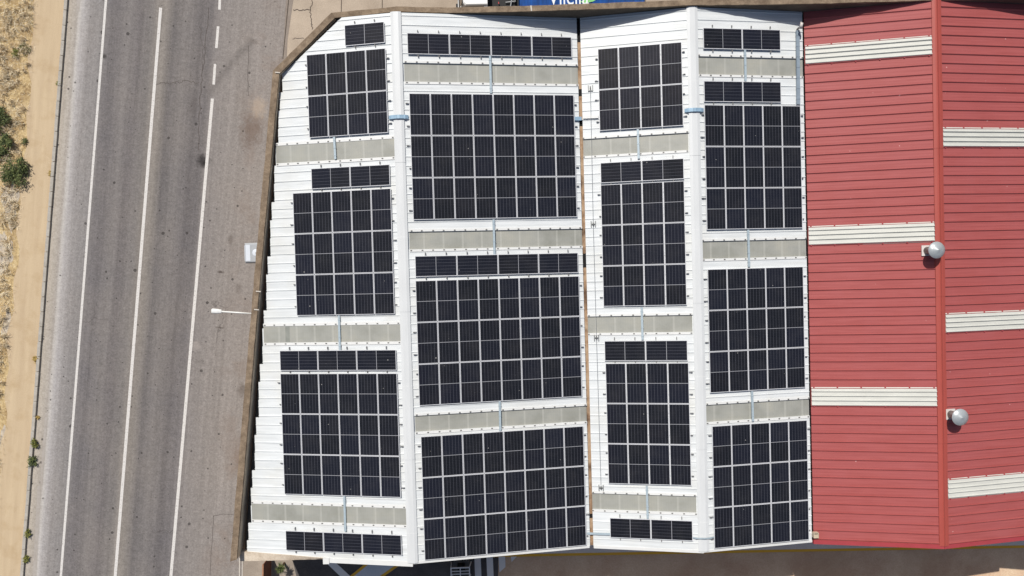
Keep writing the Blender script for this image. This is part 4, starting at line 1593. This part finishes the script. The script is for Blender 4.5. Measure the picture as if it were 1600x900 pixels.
def bush(name, px, rad, height, label, cat, group, n, size, mat, stem=True):
    b = bp(*px, 0.0)
    e = empty(name, (b.x, b.y, 0.01), label, cat, group)
    m = MB()
    lobes = [(random.uniform(-.75, .75) * rad, random.uniform(-.95, .95) * rad, random.uniform(.3, .62) * height, random.uniform(.2, .5) * rad) for _ in range(9)]
    for k in range(n):
        lx, ly, lz, lr = random.choice(lobes)
        v = Vector((random.gauss(0, 1), random.gauss(0, 1), random.gauss(0, 0.7))).normalized() * lr * random.choice((random.uniform(0.4, 1.05), random.uniform(0.6, 1.7)))
        c = Vector((lx, ly, lz)) + v
        if c.z < 0.02:
            c.z = 0.02 + random.random() * 0.05
        a = random.uniform(0, 2 * math.pi)
        d = Vector((math.cos(a), math.sin(a), random.uniform(-.4, .6))).normalized()
        r = d.cross(Vector((random.uniform(-.5, .5), random.uniform(-.5, .5), 1))).normalized()
        L = size * random.uniform(0.6, 1.3)
        m.poly([c - r * L * .16, c + d * L * .5 - r * L * .12, c + d * L * 1.1, c + d * L * .45 + r * L * .16, c + r * L * .12])
    m.build('foliage', mat, e)
    if stem:
        s = MB()
        for k in range(6):
            lx, ly, lz, lr = random.choice(lobes)
            s.tube((0, 0, 0), (lx, ly, lz), 0.02, 0.008, 6)
        s.build('stem', M['bark'], e)
    return e


SG = 'green shrubs on the dry verge'
for px, rad, hg, n, lab in (((2, 188), 0.62, 0.8, 900, 'dark green shrub cut by the left edge, topmost of the verge'),
                            ((14, 226), 0.55, 0.7, 800, 'dark green shrub second from the top on the dry verge'),
                            ((3, 240), 0.5, 0.6, 600, 'low green shrub at the left edge between two larger shrubs'),
                            ((30, 268), 0.75, 0.7, 1300, 'largest green shrub beside the sandy path, lowest of the verge shrubs')):
    bush('shrub', px, rad, hg, lab, 'shrub', SG, n, 0.16, M['shrub'])
bush('shrub', (40, 221), 0.17, 0.25, 'tiny green shrub alone at the edge of the sandy path', 'shrub', SG, 90, 0.12, M['shrub'])
bush('shrub', (40, 77), 0.3, 0.25, 'small sparse green shrub in the straw near the top left', 'shrub', SG, 150, 0.13, M['weed'])
bush('shrub', (24, 84), 0.26, 0.22, 'thin green tuft in the straw near the top left corner', 'shrub', SG, 120, 0.12, M['weed'])
WG = 'weeds growing along the kerb'
for px, rad, lab, mt, n in (((92, 130), 0.15, 'small brownish weed on the kerb nearest the top', 'weed', 50), ((80, 271), 0.15, 'small yellowish weed on the kerb level with the largest shrub', 'weed_dry', 50),
                            ((57, 561), 0.2, 'dry straw-coloured weed on the sandy path side of the kerb', 'weed_dry', 90),
                            ((56.5, 692), 0.32, 'green weed at the kerb, upper of the close pair', 'weed', 230),
                            ((54, 719), 0.34, 'dark green weed at the kerb, lower of the close pair', 'shrub', 260),
                            ((60, 652), 0.1, 'tiny dry weed at the kerb above the close pair', 'weed_dry', 40),
                            ((45, 832), 0.26, 'spiky weed on the kerb, upper of the two near the bottom', 'weed', 130),
                            ((42.5, 873), 0.26, 'spiky weed on the kerb, lowest of all', 'weed', 150)):
    bush('weed', px, rad * 0.8, rad, lab, 'weed', WG, int(n * 0.7), 0.14, M[mt], False)
